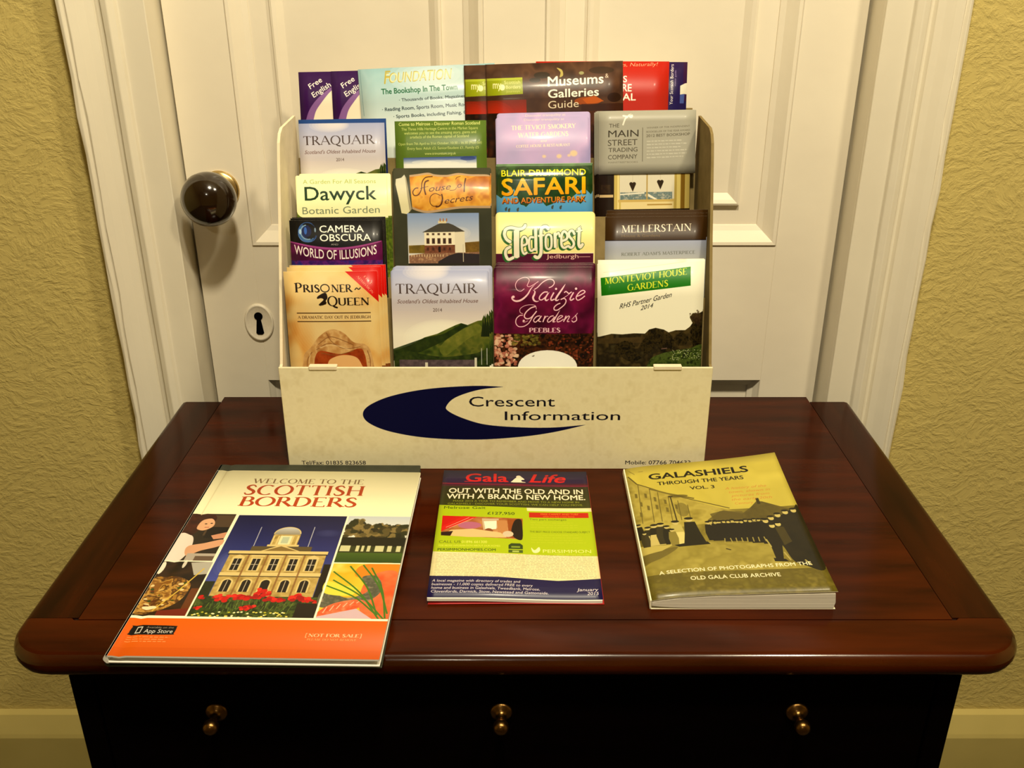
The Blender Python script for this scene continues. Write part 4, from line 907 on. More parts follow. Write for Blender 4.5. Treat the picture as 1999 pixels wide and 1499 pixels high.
for side, x0, x1 in (('left', -1.9, -.472), ('right', .478, 1.9)):
    bm = prism(bmesh.new(), [(WY, 0), (WY, .224), (WY - .010, .222), (WY - .022, .196), (WY - .024, .190), (WY - .024, 0)], 'x', x0, x1)
    struct(obj('baseboard_' + side, bm, M['skirting']))
# architrave: profile of (distance from the opening, how far it stands proud)
prof = [(0, -.004), (0, .017), (.028, .017), (.030, .022), (.036, .026), (.043, .0235), (.045, .015), (.050, .013), (.053, .018), (.060, .0215), (.068, .027), (.075, .031), (.0775, .027), (.081, .031), (.085, .029), (.086, -.001)]
def architrave(name, sgn):
    bm = bmesh.new(); rs = random.Random(sgn + 5)
    zs = [0.0 + i * .04 for i in range(53)]; rows = []
    for z in zs:
        row = []
        for k, (d, p) in enumerate(prof):
            jit = rs.gauss(0, .0006) if k > 10 else rs.gauss(0, .00015)
            xx = (.385 if sgn > 0 else .3845) + d + (jit if 0 < k else 0)
            row.append(bm.verts.new((sgn * xx, WY - p - (jit * .5 if k > 2 else 0), z)))
        rows.append(row)
    for a, b in zip(rows[:-1], rows[1:]):
        for k in range(len(prof) - 1): bm.faces.new([a[k], a[k + 1], b[k + 1], b[k]])
    o = struct(obj(name, bm, M['paint_frame']))
    md = o.modifiers.new('b', 'BEVEL'); md.width = .001; md.segments = 2; md.limit_method = 'ANGLE'; md.angle_limit = math.radians(35)
    return o
architrave('trim_1', -1); architrave('trim_2', 1)
bm = prism(bmesh.new(), [(WY - p, 2.06 + d) for d, p in prof], 'x', -.4705, .471); struct(obj('trim_3', bm, M['paint_frame']))
# jambs with the stop the door closes into
for nm, s in (('trim_4', -1), ('trim_5', 1)):
    xa, xb = (.3848, .4)
    struct(box(nm, min(s * xa, s * xb), max(s * xa, s * xb), WY - .012, 1.17, 0, 2.06, M['paint_frame'], bev=.0012))
struct(box('trim_6', -.384, .384, WY - .01, 1.17, 2.055, 2.075, M['paint_frame']))

# ---------------------------------------------------------------- door
door = struct(empty('door_1', (0, DY, 0)))
def dpart(name, bm, m, smooth=False):
    o = obj(name, bm, m); o.parent = door; o.matrix_parent_inverse = Matrix.Translation((0, -DY, 0)); return o
DT = .04
X1, X2, XM1, XM2 = -.314, .311, -.035, .0325          # panel openings
ZB, ZL0, ZL1, ZT = .20, Z - .004, Z + .172, 1.93
for nm, x0, x1, z0, z1 in (('stile', -.3815, X1, .006, 2.05), ('stile', X2, .3815, .006, 2.05), ('lock_rail', X1, X2, ZL0, ZL1), ('top_rail', X1, X2, ZT, 2.05), ('bottom_rail', X1, X2, .006, ZB), ('muntin', XM1, XM2, ZL1, ZT), ('muntin', XM1, XM2, ZB, ZL0)):
    dpart(nm, bx(bmesh.new(), x0, x1, DY, DY + DT, z0, z1, .0006 if 'rail' not in nm else 0, 1), M['paint'])
up = [(0, DY), (.0015, DY - .002), (.005, DY - .0015), (.010, DY + .004), (.016, DY + .010), (.022, DY + .013), (.0225, DY + .0145), (.046, DY + .0145), (.0465, DY + .0095), (.049, DY + .0085), (.053, DY + .0105), (.060, DY + .0165), (.061, DY + .0165)]
lo = [(0, DY), (.001, DY + .002), (.006, DY + .009), (.012, DY + .012), (.013, DY + .0145), (.05, DY + .0145)]
for x0, x1, z0, z1, pf in ((X1, XM1, ZL1, ZT, up), (XM2, X2, ZL1, ZT, up), (X1, XM1, ZB, ZL0, lo), (XM2, X2, ZB, ZL0, lo)):
    bm = frame_rings(bmesh.new(), x0, x1, z0, z1, pf); dpart('panel', bm, M['paint'])
dpart('rosette', lathe([(.0225, -.002), (.0225, .002), (.020, .0045), (.014, .006), (.011, .008), (.009, .012), (.009, .022)]), M['brass'], True).location = (-.3435, 0, Z + .2395)
kn = dpart('door_knob', lathe([(.0085, .018), (.010, .022), (.017, .025), (.0255, .031), (.0300, .040), (.0308, .048), (.0285, .057), (.022, .066), (.012, .0715), (.0, .073)], 48), M['knob'])
kn.location = (-.3435, 0, Z + .2395); kn.data.shade_smooth()
for o in (kn,): o.matrix_parent_inverse = Matrix.Translation((0, 0, 0))
bpy.data.objects['rosette'].matrix_parent_inverse = Matrix.Translation((0, 0, 0)); bpy.data.objects['rosette'].data.shade_smooth()
bm = lathe([(1, -.001), (1, .0012), (.93, .0028), (.86, .0022), (.78, .0014), (0.0, .0014)], 40)
es = dpart('keyhole_plate', bm, M['paint']); es.scale = (.0180, 1, .0245); es.location = (-.3165, 0, Z + .0745); es.matrix_parent_inverse = Matrix(); es.data.shade_smooth()
bm = bmesh.new(); kp = _arc(0, .0085, .0052, .0052, -60, 240, 18) + [(-.0048, -.0135), (-.0025, -.0155), (.0025, -.0155), (.0048, -.0135)]
prism(bm, kp, 'y', -.0022, .001); kh = obj('keyhole', bm, M['black']); kh.parent = door; kh.location = (-.3165, 0, Z + .0745)

# ---------------------------------------------------------------- chest of drawers
chest = tag(empty('chest_of_drawers', (0, .81, 0)), 'dark mahogany chest of drawers with small brass knobs in front of the door', 'chest of drawers')
def cpart(name, bm, m, parent=None, smooth=False):
    o = obj(name, bm, m, None, smooth); o.parent = parent or chest
    o.matrix_parent_inverse = Matrix.Translation((0, -.81, 0)); return o
TH = .022; YF = .580
def top_slab(bm, pts, round_edges):
    """outline (x, y, rounded?) extruded down from the top with a full round nose on the outer edges"""
    segs = 7; n = len(pts); rings = []
    cxs = sum(p[0] for p in pts) / n; cys = sum(p[1] for p in pts) / n
    nrm = []
    for i in range(n):
        a, b, c = pts[i - 1], pts[i], pts[(i + 1) % n]
        def en(p, q):
            if not (p[2] and q[2]): return None
            dx, dy = q[0] - p[0], q[1] - p[1]; L = math.hypot(dx, dy); return (dy / L, -dx / L)
        ns = [v for v in (en(a, b), en(b, c)) if v]
        if not ns: nrm.append((0, 0)); continue
        sx = sum(v[0] for v in ns); sy = sum(v[1] for v in ns); L = math.hypot(sx, sy); nrm.append((sx / L, sy / L))
    R = TH / 2
    for k in range(segs + 1):
        t = math.pi * k / segs; ins = R * (1 - math.sin(t)) * .8; z = Z - R + R * math.cos(t)
        rings.append([bm.verts.new((p[0] - nx * ins, p[1] - ny * ins, z)) for p, (nx, ny) in zip(pts, nrm)])
    bm.faces.new(rings[0]); bm.faces.new(rings[-1][::-1])
    for a, b in zip(rings[:-1], rings[1:]):
        for i in range(n): j = (i + 1) % n; bm.faces.new([a[i], a[j], b[j], b[i]])
    return bm
XL, XR = -.4035, .4035; RC = .040; YG = .626; YB1 = 1.033; YB2 = 1.0465; XS = .356
g = .0006
corner_r = [(XR - RC + RC * math.cos(t), YF + RC - RC * math.sin(t), 1) for t in [math.pi / 2 - k * math.pi / 2 / 8 for k in range(9)]]
corner_l = [(-x, y, r) for x, y, r in corner_r[::-1]]
front = corner_l + corner_r + [(XR, YG + .002, 1), (XS + .006, YG + .002, 0), (XS + .003, YG - g, 0), (-XS - .003, YG - g, 0), (-XS - .006, YG + .002, 0), (XL, YG + .002, 1)]
o = cpart('front_border', top_slab(bmesh.new(), front, 1), M['wood_x']); o.data.shade_smooth()
o.data.materials.append(M['wood_edge'])
for p in o.data.polygons:
    if p.normal.y < -.25 and .12 < p.normal.z < .93: p.material_index = 1
o.modifiers.new('e', 'EDGE_SPLIT').split_angle = math.radians(40)
o = cpart('centre_board', top_slab(bmesh.new(), [(-XS, YG + g, 0), (XS, YG + g, 0), (XS - .003, YB2, 0), (-XS + .003, YB2, 0)], 0), M['wood_x'])
for s in (-1, 1):
    pts = [(s * (XS + g), YG + .0025, 0), (s * XR, YG + .0025, 1), (s * XR, YB1, 1), (s * (XS - .0028 + g), YB1, 0)]
    if s < 0: pts = pts[::-1]
    o = cpart('side_border', top_slab(bmesh.new(), pts, 1), M['wood_y']); o.data.shade_smooth(); o.modifiers.new('e', 'EDGE_SPLIT').split_angle = math.radians(40)
cpart('groove_strip', bx(bmesh.new(), -XS - .004, XS + .004, YG - .004, YG + .006, Z - .015, Z - .0012), M['groove'])
BX, BF, BB = .3565, .594, 1.028
c1 = bmesh.new(); bx(c1, -BX, -BX + .018, BF, BB, .08, Z - TH, .001, 1); cpart('side_panel', c1, M['wood_shaded'])
c1 = bmesh.new(); bx(c1, BX - .018, BX, BF, BB, .08, Z - TH, .001, 1); cpart('side_panel', c1, M['wood_shaded'])
cpart('back_panel', bx(bmesh.new(), -BX + .018, BX - .018, BB - .01, BB, .08, Z - TH), M['wood_shaded'])
zz = [Z - TH, Z - .034]; dh = [.118, .140, .158, .170]; top = Z - .034
cpart('rail', bx(bmesh.new(), -BX + .018, BX - .018, BF, BF + .03, Z - .034, Z - TH, .0008, 1), M['wood_shaded'])
knob_prof = [(.0090, -.001), (.0093, .0012), (.0078, .0028), (.0052, .0036), (.0032, .006), (.0030, .010), (.0040, .0125), (.0058, .0145), (.0064, .0175), (.0057, .0205), (.0036, .0225), (0, .0231)]
for k, hh in enumerate(dh):
    dr = cpart('drawer', bx(bmesh.new(), -BX + .020, BX - .020, BF + .001, BF + .022, top - hh, top - .001, .0015, 2), M['wood_shaded'])
    if k == 0:
        for kx in (-.243, -.0115, .229):
            kb = obj('knob', lathe(knob_prof, 24), M['old_brass'], dr, True); kb.matrix_parent_inverse = Matrix.Translation((0, -.81, 0)) @ Matrix(); kb.matrix_parent_inverse = Matrix.Identity(4)
            kb.location = (kx, BF + .001, top - .034)
            if kx == -.243: kb['label'] = 'dull brown knob'
    else:
        for kx in (-.2, .2):
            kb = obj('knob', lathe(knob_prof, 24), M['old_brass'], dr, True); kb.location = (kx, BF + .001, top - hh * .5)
    top -= hh
    cpart('rail', bx(bmesh.new(), -BX + .018, BX - .018, BF, BF + .03, top - .010, top - .001, .0008, 1), M['wood_shaded']); top -= .010
for sx in (-1, 1):
    for yy in (BF, BB - .04):
        x0, x1 = sorted((sx * BX, sx * (BX - .045)))
        bm = bmesh.new(); bx(bm, x0, x1, yy, yy + .04, 0, .085, .003, 2)
        bmesh.ops.scale(bm, vec=(.8, .8, 1), space=Matrix.Translation((-(x0 + x1) / 2, -(yy + .02), 0)), verts=[v for v in bm.verts if v.co.z < .01])
        cpart('foot', bm, M['wood_shaded'])
cpart('plinth', bx(bmesh.new(), -BX + .045, BX - .045, BF + .004, BF + .02, .05, top + .01), M['wood_shaded'])

# ---------------------------------------------------------------- print everything
for d in DESIGNS: d()
PM = {k: print_mat(s) for k, s in SHEETS.items()}
for k in ('bookshop_print', 'safari_print'):      # high-gloss stock
    b = PM[k].node_tree.nodes['Principled BSDF']; b.inputs['Coat Weight'].default_value = 1; b.inputs['Coat Roughness'].default_value = .16; b.inputs['Roughness'].default_value = .25

b = PM['display_front_print'].node_tree.nodes['Principled BSDF']; b.inputs['Roughness'].default_value = .8; b.inputs['Specular IOR Level'].default_value = .1; b.inputs['Coat Weight'].default_value = 0
# ---------------------------------------------------------------- cardboard display stand
SLR = {1: .13, 2: .20, 3: .23, 4: .25, 5: .25}        # how far each tier leans back
DX0, DX1, DYF = -.2365, .1972, .8742
stand = tag(empty('leaflet_display_stand', (-.02, .95, Z)), 'cream cardboard four-tier leaflet stand with a blue crescent on its front', 'display stand')
def spart(name, bm, m, parent=None, smooth=False):
    o = obj(name, bm, m, None, smooth); o.parent = parent or stand; o.matrix_parent_inverse = Matrix.Translation((.02, -.95, -Z)); return o
def uv_front(me, x0, x1, z0, z1, idx=0, test=None):
    uv = me.uv_layers.new(name='UVMap')
    for p in me.polygons:
        for li in p.loop_indices:
            v = me.vertices[me.loops[li].vertex_index].co
            uv.data[li].uv = ((v.x - x0) / (x1 - x0), (v.z - z0) / (z1 - z0))
bm = bx(bmesh.new(), DX0, DX1, DYF - .0025, DYF, Z, Z + .116, .0005, 1)
fp = spart('front_panel', bm, PM['display_front_print']); uv_front(fp.data, DX0, DX1, Z, Z + .116)
fp.data.materials.append(M['card'])
for p in fp.data.polygons:
    if abs(p.normal.y) < .5 or p.normal.y > 0: p.material_index = 1
for xa, xb in ((-.206, -.178), (.138, .166)): spart('slot_tab', bx(bmesh.new(), xa, xb, DYF - .0035, DYF + .003, Z + .1135, Z + .1178, .0006, 1), M['card'])
side = [(DYF, 0), (DYF, .113), (DYF + .006, .116), (.926, .228), (.956, .308), (.961, .320), (.968, .328), (.978, .332), (1.040, .334), (1.040, 0)]
for x0, x1 in ((DX0, DX0 + .0028), (DX1 - .0028, DX1)):
    spart('side_panel', prism(bmesh.new(), [(y, Z + z) for y, z in side], 'x', x0, x1), M['card_shaded'] if x1 > 0 else M['card'])  # right panel has its shade painted in, left keeps the plain card
spart('base', bx(bmesh.new(), DX0 + .003, DX1 - .003, DYF, 1.040, Z, Z + .003), M['card'])
def lean(name, y0, z0, z1, t, m, SL=.25): return spart(name, prism(bmesh.new(), [(y0 + SL * z0, Z + z0), (y0 + SL * z0 + t, Z + z0), (y0 + SL * z1 + t, Z + z1), (y0 + SL * z1, Z + z1)], 'x', DX0 + .003, DX1 - .003), m)
Y0 = {1: .8790, 2: .8955, 3: .9175, 4: .9465, 5: .969}
SH = {1: .004, 2: .045, 3: .082, 4: .122, 5: .170}
for r, zt in ((1, .170), (2, .182), (3, .235), (4, .29)): lean('tier_divider', Y0[r + 1] - (.0040 if r < 3 else .0050), .003, zt, .0012, M['card_shaded'], SLR[r + 1])
for r in (2, 3, 4, 5):
    spart('shelf', bx(bmesh.new(), DX0 + .003, DX1 - .003, Y0[r] - .002 + SLR[r] * SH[r], Y0[r] + .016 + SLR[r] * SH[r], Z + SH[r] - .003, Z + SH[r] - .001), M['card_shaded'])
lean('back_panel', .993, .003, .336, .002, M['card_shaded'])

# ---------------------------------------------------------------- leaflets
def sheet_mesh(name, W, L, th, mats, bulge=0.0, rtop=0.0, nx=8, ny=6, wave=None, bow=0.0):
    """printed sheet, x across, y up, front face +z; rounded top corners, slight bulge"""
    xs = [0]
    if rtop: xs += [rtop * (1 - math.cos(t)) for t in (.5, .9, 1.25)] + [rtop]
    inner = [W * i / nx for i in range(1, nx)]
    xs += [x for x in inner if rtop * 1.1 < x < W - rtop * 1.1]
    if rtop: xs += [W - rtop] + [W - rtop * (1 - math.cos(t)) for t in (1.25, .9, .5)]
    xs.append(W)
    def ytop(x):
        d = min(x, W - x)
        return L - (rtop - math.sqrt(max(0, rtop * rtop - (rtop - d) ** 2)) if rtop and d < rtop else 0)
    def zz(x, y):
        z = bulge * (1 - (2 * x / W - 1) ** 2) - bow * max(0, y / L - .72) ** 2
        if wave: z += wave(x / W, y / L)
        return z
    V = []; F = []; MI = []; n = len(xs)
    for back in (0, 1):
        for j in range(ny + 1):
            for x in xs:
                y = ytop(x) * j / ny; V.append((x, y, zz(x, y) - (th if back else 0)))
    o = n * (ny + 1)
    for j in range(ny):
        for i in range(n - 1):
            a = j * n + i; F.append((a, a + 1, a + n + 1, a + n)); MI.append(0); F.append((o + a, o + a + n, o + a + n + 1, o + a + 1)); MI.append(1)
    for i in range(n - 1):
        F.append((i, o + i, o + i + 1, i + 1)); MI.append(1); a = ny * n + i; F.append((a, a + 1, o + a + 1, o + a)); MI.append(1)
    for j in range(ny):
        a = j * n; F.append((a, a + n, o + a + n, o + a)); MI.append(1); a = j * n + n - 1; F.append((a, o + a, o + a + n, a + n)); MI.append(1)
    me = bpy.data.meshes.new(name); me.from_pydata(V, [], F); me.update()
    uv = me.uv_layers.new(name='UVMap')
    for p in me.polygons:
        p.material_index = MI[p.index]; p.use_smooth = MI[p.index] == 0
        for li in p.loop_indices:
            v = me.vertices[me.loops[li].vertex_index].co; uv.data[li].uv = (v.x / W, v.y / L)
    for m in mats: me.materials.append(m)
    return me
def place(o, row, x0, ztop_l, L, ang, depth=0.0):
    """stand a sheet in a row: x0 and the height of its top left corner, ang turns it in its own plane"""
    SL = SLR[row]; c = math.sqrt(1 + SL * SL)
    rot = Matrix.Rotation(math.atan2(1, SL), 4, 'X')
    tl = Vector((x0, Y0[row] + SL * ztop_l, Z + ztop_l)) + Vector((0, 1, -SL)) / c * depth
    m = Matrix.Translation(tl) @ rot @ Matrix.Rotation(math.radians(ang), 4, 'Z') @ Matrix.Translation((0, -L, 0))
    o.matrix_world = m
    o.location = m.to_translation(); o.rotation_euler = m.to_euler(); 
ORD = ('second from the front', 'third from the front', 'fourth from the front')
def leaflet(name, pm, row, x0, W, ztop, label, cat='leaflet', group=None, ang=0.0, edge='white', rtop=0.0, bulge=.0012, copies=(), copy_label=None, L=None, thick=.0012, bow=0.0):
    SL = SLR[row]; c = math.sqrt(1 + SL * SL)
    L = L or (ztop - SH[row]) * c
    s = SHEETS[pm]; prn = PM[pm]
    root = empty(name)
    me = sheet_mesh('cover', W, L, .0003, [prn, M[edge]], bulge, rtop, bow=bow, ny=14 if bow else 6)
    # the printed sheet keeps its scale: v runs from the top edge down
    mmk = W / s.W
    for p in me.uv_layers[0].data: p.uv = (p.uv[0], 1 - (1 - p.uv[1]) * L / (s.H * mmk))
    cv = bpy.data.objects.new('cover', me); C.objects.link(cv); cv.parent = root
    pg = link('folded_pages', sheet_mesh('folded_pages', W - .0012, L - .001, thick - .0004, [], bulge, rtop, 6, 14 if bow else 2, bow=bow), [M[edge]], root)
    pg.location = (.0003, .0002, -.00035)
    place(root, row, x0, ztop, L, ang)
    tag(root, label, cat, group)
    for k, (dx, dz, da) in enumerate(copies):
        cp = copy_tree(root); place(cp, row, x0 + dx, ztop + dz, L, ang + da, (k + 1) * (thick + .0004))
        cp['label'] = copy_label.replace('#', ORD[k] if len(copies) > 1 else 'second')
    return root
G = 'leaflets in the tiers of the stand'
leaflet('leaflet', 'prisoner_print', 1, -.2299, .0932, .2049, 'parchment-coloured leaflet with a hood drawing and red corner, front of its stack', group='parchment-coloured leaflets with a red corner', edge='white', ang=.4, copies=((.0034, .0040, 0), (.0058, .0056, 0), (.0078, .0054, .1)), copy_label='parchment-coloured leaflet with a red corner peeping out, # of its stack')
leaflet('leaflet', 'traquair_print', 1, -.1237, .0975, .2065, 'leaflet with a green hill under pale sky, bottom tier, front of its stack', group='hill leaflets in the bottom tier', rtop=.003, copies=((.0018, .0028, 0), (.0035, .0036, .1)), copy_label='pale-topped hill leaflet in the bottom tier, # of its stack')
leaflet('leaflet', 'kailzie_print', 1, -.0214, .0992, .2095, 'plum garden leaflet with pale script lettering, front of its stack', group='plum garden leaflets', rtop=.003, bulge=.002, copies=((.0012, .0024, .1), (.0018, .0036, 0)), copy_label='plum garden leaflet, # of its stack')
leaflet('leaflet', 'monteviot_print', 1, .0810, .1055, .2125, 'white garden leaflet with a green title box, front of its stack', group='white garden leaflets', ang=1.6, copies=((.0008, .0012, -.5), (.0014, .0022, -.6), (.0008, .0030, -.8)), copy_label='white garden leaflet beside the plum ones, # of its stack')
leaflet('leaflet', 'illusions_print', 2, -.2283, .0946, .2462, 'black and magenta leaflet with a blue eye emblem, front of its stack', group='black and magenta leaflets', ang=.3, copies=((.0010, .0018, 0), (.0022, .0026, .2)), copy_label='black and magenta leaflet showing only its top edge, # of its stack')
leaflet('leaflet', 'tedforest_print', 2, -.0200, .1005, .2540, 'pale yellow leaflet with fat white letters shadowed in green', edge='cream_paper', rtop=.004, ang=.4, group=None)
leaflet('leaflet', 'mellerstain_print', 2, .0908, .1025, .2495, 'dark brown leaflet with thin white capitals, front of its stack', group='dark brown leaflets', ang=.5, copies=((.0008, .0030, 0), (.0016, .0062, 0)), copy_label='dark brown leaflet above the white garden leaflets, # of its stack')
leaflet('leaflet', 'dawyck_print', 3, -.2266, .0945, .2829, 'cream botanic garden leaflet with dark green lettering, front copy', group='cream botanic garden leaflets', edge='cream_paper', rtop=.002, ang=.3, copies=((.0036, .0018, 0),), copy_label='cream botanic garden leaflet showing its right edge behind the front copy')
leaflet('leaflet', 'secrets_print', 3, -.1268, .1010, .2880, 'dark grey leaflet with a gold scroll and photographed white house, front copy', group='dark grey scroll leaflets', rtop=.002, ang=.3, copies=((.0008, .0022, 0),), copy_label='dark grey scroll leaflet showing its top edge behind the front copy')
leaflet('leaflet', 'safari_print', 3, -.0200, .0990, .2929, 'front copy of the green and blue safari park leaflet with yellow lettering', group='safari park leaflets', ang=.7, bulge=.003, bow=.035, copies=((.0006, .0014, 0),), copy_label='safari park leaflet copy behind the front green and blue one')
leaflet('leaflet', 'traquair_print', 4, -.2285, .0905, .3275, 'pale grey leaflet with brown capitals, top tier, far left', ang=.7, rtop=.0)
r = leaflet('leaflet', 'blue_cover_print', 4, -.2288, .0925, .3315, 'deep blue leaflet showing only its edges, top tier, far left', ang=.9)
place(r, 4, -.2288, .3315, (.3315 - SH[4]) * math.sqrt(1 + SLR[4] ** 2), .9, .0018)
leaflet('leaflet', 'heritage_print', 4, -.1272, .0965, .3299, 'olive green heritage centre leaflet full of small yellow text', ang=.7)
leaflet('leaflet', 'smokery_print', 4, -.0210, .0985, .3335, 'front copy of the lilac smokery and water gardens leaflet', group='smokery leaflets', ang=.9, bulge=.0025, rtop=.003, copies=((.0014, .0042, .3),), copy_label='lilac smokery leaflet copy behind the front one')
# the bookshop leaflet: a photograph with a shorter grey flap folded over it
def flap_leaflet(x0, ztop, ang):
    root = empty('leaflet'); c = math.sqrt(1 + SLR[4] ** 2); L = (ztop - SH[4]) * c
    sp = SHEETS['window_photo_print']; W = .0970
    me = sheet_mesh('cover', W, L, .0003, [PM['window_photo_print'], M['white']], .0004)
    for p in me.uv_layers[0].data: p.uv = (p.uv[0], 1 - (1 - p.uv[1]) * L / (sp.H * W / sp.W))
    o = bpy.data.objects.new('cover', me); C.objects.link(o); o.parent = root; o.location = (.0005, 0, -.0006)
    o = link('folded_pages', sheet_mesh('folded_pages', W - .002, L - .001, .0006, [], .0004, 0, 6, 2), [M['white']], root); o.location = (.0012, 0, -.0010)
    sf = SHEETS['main_street_flap_print']; FW = .1025; FL = FW / sf.W * sf.H
    me = sheet_mesh('flap', FW, FL, .0004, [PM['main_street_flap_print'], M['white']], .0006)
    o = bpy.data.objects.new('flap', me); C.objects.link(o); o.parent = root; o.location = (0, L - FL, .0004)
    o['label'] = 'grey printed flap folded down over the photograph'
    place(root, 4, x0, ztop, L, ang); return root, L
fl, FLL = flap_leaflet(.0875, .3395, .9)
tag(fl, 'front copy of the grey bookshop leaflet over a photo of two hearts in a window', 'leaflet', 'bookshop leaflets')
for k, (dx, dz) in enumerate(((-.0015, .0006), (-.0028, .0004), (-.0040, -.0004))):
    cp = copy_tree(fl); place(cp, 4, .0875 + dx, .3395 + dz, FLL, .9, (k + 1) * .0026); cp['label'] = 'grey bookshop leaflet fanned out to the left, %s of its stack' % ORD[k]
# booklets standing behind the top tier
leaflet('brochure', 'festival_print', 5, .0220, .1428, .3870, 'red arts festival brochure at the back of the stand', 'brochure', depth if False else None, ang=0, bulge=.001)
b = bpy.data.objects
def back_row(pm, x0, W, ztop, depth, label, ang=0.0, group=None, cat='brochure', name='brochure', bulge=.001, edge='white'):
    r = leaflet(name, pm, 5, x0, W, ztop, label, cat, group, ang=ang, bulge=bulge, edge=edge)
    c = math.sqrt(1 + SLR[5] ** 2); place(r, 5, x0, ztop, (ztop - SH[5]) * c, ang, depth); return r
C_ = None
for o in [o for o in bpy.data.objects if o.name.startswith('brochure') and o.parent is None]:
    place(o, 5, .0220, .3870, (.3870 - SH[5]) * math.sqrt(1 + SLR[5] ** 2), 0, .0070)
back_row('borders_guide_print', .0420, .1428, .3868, .0100, 'purple visitor guide with upright lettering, rightmost at the back of the stand')
m1 = back_row('museums_print', -.0322, .1468, .3832, .0020, 'brown museums and galleries guide with a lime label, front one of two', 1.5, 'museums and galleries guides', bulge=.002)
m2 = back_row('museums_print', -.0552, .1468, .3827, .0046, 'brown museums guide showing only its left edge behind the other', 1.0, 'museums and galleries guides', bulge=.002)
back_row('bookshop_print', -.1689, .1468, .3790, .0075, 'pale blue second-hand bookshop flyer at the back of the stand', 2.6, None, 'flyer', 'flyer')
f1 = back_row('free_english_print', -.1985, .0820, .3776, .0105, 'purple free map half hidden by the pale blue flyer', 1.2, 'purple free maps', 'map', 'folded_map')
f2 = back_row('free_english_print', -.2340, .0820, .3771, .0130, 'purple free map standing leftmost at the back of the stand', .8, 'purple free maps', 'map', 'folded_map')

# ---------------------------------------------------------------- books and magazines on the chest
def flat_uv(me, W, L):
    uv = me.uv_layers.new(name='UVMap') if not me.uv_layers else me.uv_layers[0]
    for p in me.polygons:
        for li in p.loop_indices:
            v = me.vertices[me.loops[li].vertex_index].co; uv.data[li].uv = (v.x / W, v.y / L)
def hardback(name, W, L, z0, T, cover_m, edge_m, loc, ang, label):
    root = empty(name, loc, (0, 0, math.radians(ang))); tag(root, label, 'book')
    bt = .0016
    def gz(x):                                          # hinge groove beside the spine
        return -.0011 * math.exp(-((x - .0095) / .0022) ** 2)
    me = sheet_mesh('front_cover', W, L, bt, [cover_m, edge_m], 0, .0015, 40, 4, wave=lambda u, v: gz(u * W))
    o = bpy.data.objects.new('front_cover', me); C.objects.link(o); o.parent = root; o.location = (0, 0, T)
    box('back_cover', 0, W, 0, L, 0, bt, edge_m, root, .0006)
    bm = bx(bmesh.new(), .003, W - .0045, .004, L - .004, bt, T - bt, 0); o = obj('page_block', bm, PM['page_edge_print'], root)
    uv = o.data.uv_layers.new(name='UVMap')
    for p in o.data.polygons:
        for li in p.loop_indices:
            v = o.data.vertices[o.data.loops[li].vertex_index].co; uv.data[li].uv = ((v.x + v.y) / .2, (v.z - bt) / max(T - 2 * bt, .001) * .6)
    n = 8; pts = [(-.0022 * math.sin(math.pi * k / n), T * k / n) for k in range(n + 1)] + [(.0016, T), (.0016, 0)]
    bm = prism(bmesh.new(), pts, 'y', 0, L); o = obj('spine', bm, edge_m, root); o.data.shade_flat()
    return root
hardback('hardback_book', .2085, .3005, 0, .0060, M['green_board'], M['green_board'], (-.3098, .5700, Z), -.5, 'dark green hardback lying beneath the white and orange hardback')
hardback('hardback_book', .2070, .2785, 0, .0074, PM['borders_book_print'], M['white'], (-.3088, .5672, Z + .0061), -1.25, 'white and orange hardback with tulips and town building on its cover')

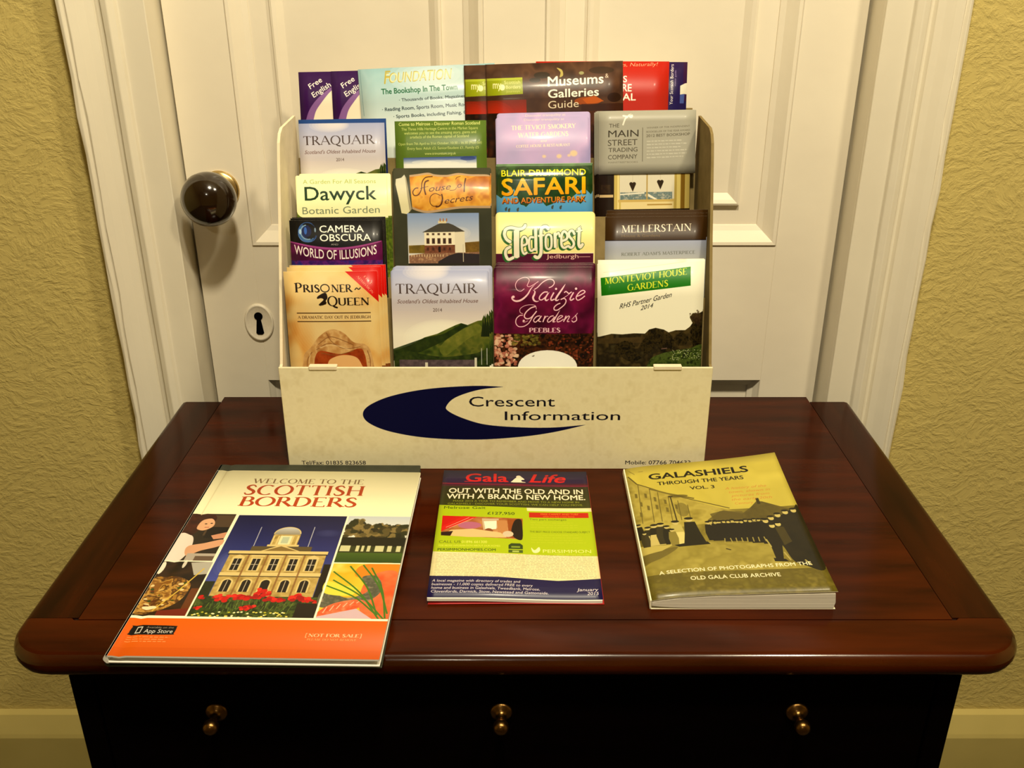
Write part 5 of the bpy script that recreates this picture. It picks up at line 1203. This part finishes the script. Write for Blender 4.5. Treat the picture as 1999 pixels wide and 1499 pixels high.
def magazine():
    root = empty('magazine', (-.0737, .6475, Z), (0, 0, 0)); tag(root, 'green and purple local magazine with red masthead, between the two books', 'magazine')
    W, L = .1470, .2125
    wv = lambda u, v: .0012 * math.sin(u * math.pi * 1.6 + .4) * (1 - .5 * v) + .0010 * math.exp(-u * 9) + .0006 * math.sin(v * 5)
    me = sheet_mesh('front_cover', W, L, .0002, [PM['local_magazine_print'], M['white']], 0, 0, 24, 12, wave=wv)
    o = bpy.data.objects.new('front_cover', me); C.objects.link(o); o.parent = root; o.location = (0, 0, .0046)
    me = sheet_mesh('page_block', W - .001, L + .0005, .0026, [M['white'], M['white']], 0, 0, 24, 4, wave=wv)
    o = bpy.data.objects.new('page_block', me); C.objects.link(o); o.parent = root; o.location = (.0003, -.0012, .0043)
    me = sheet_mesh('back_cover', W, L, .0003, [M['red_paper'], M['red_paper']], 0, 0, 12, 2, wave=lambda u, v: .0006 * math.sin(u * math.pi) )
    o = bpy.data.objects.new('back_cover', me); C.objects.link(o); o.parent = root; o.location = (.0008, -.0020, .0005)
magazine()
def paperback():
    root = empty('paperback_book', (.1120, .6395, Z), (0, 0, 0)); tag(root, 'sepia Galashiels photograph paperback with a curled cover corner, right of the magazine', 'book')
    W, L = .1525, .2165
    def wv(u, v):
        return .0125 + .0055 * u + .0105 * u * max(0, v - .0) ** 2 * u - .004 * (1 - u) ** 8
    me = sheet_mesh('front_cover', W, L, .0004, [PM['photograph_book_print'], M['cream_paper']], 0, 0, 24, 14, wave=wv)
    o = bpy.data.objects.new('front_cover', me); C.objects.link(o); o.parent = root
    # pages: a block that bellies at the spine and bevels at the fore edge
    bm = bmesh.new(); n = 20; nl = 10; rows = []
    def top(u): return .0115 + .0042 * u - .0045 * (1 - u) ** 7
    def bot(u): return .0008 + .0028 * (1 - u) ** 8
    for k in range(2):
        y = (.0, L - .002)[k]
        tops = [(W * (.004 + .985 * i / n), y, top(i / n)) for i in range(n + 1)]
        bots = [(W * (.004 + .985 * i / n), y, bot(i / n)) for i in range(n + 1)]
        mid = [(W * .996, y, (top(1) + bot(1)) * .42)]
        rows.append([bm.verts.new(p) for p in tops + mid + bots[::-1]])
    m = len(rows[0])
    for i in range(m): j = (i + 1) % m; bm.faces.new([rows[0][i], rows[0][j], rows[1][j], rows[1][i]])
    bm.faces.new(rows[0]); bm.faces.new(rows[1][::-1])
    o = obj('page_block', bm, PM['page_edge_print'], root)
    uv = o.data.uv_layers.new(name='UVMap')
    for p in o.data.polygons:
        for li in p.loop_indices:
            v = o.data.vertices[o.data.loops[li].vertex_index].co; uv.data[li].uv = ((v.x + v.y) / .2, v.z / .016)
    n = 6; pts = [(-.0008 - .0006 * math.sin(math.pi * k / n), .0004 + .0082 * k / n) for k in range(n + 1)] + [(.0003, .0090), (.0003, .0004)]
    obj('spine', prism(bmesh.new(), pts, 'y', 0, L), M['cream_paper'], root)
    box('back_cover', 0, W, .0, L, 0, .0005, M['cream_paper'], root)
paperback()
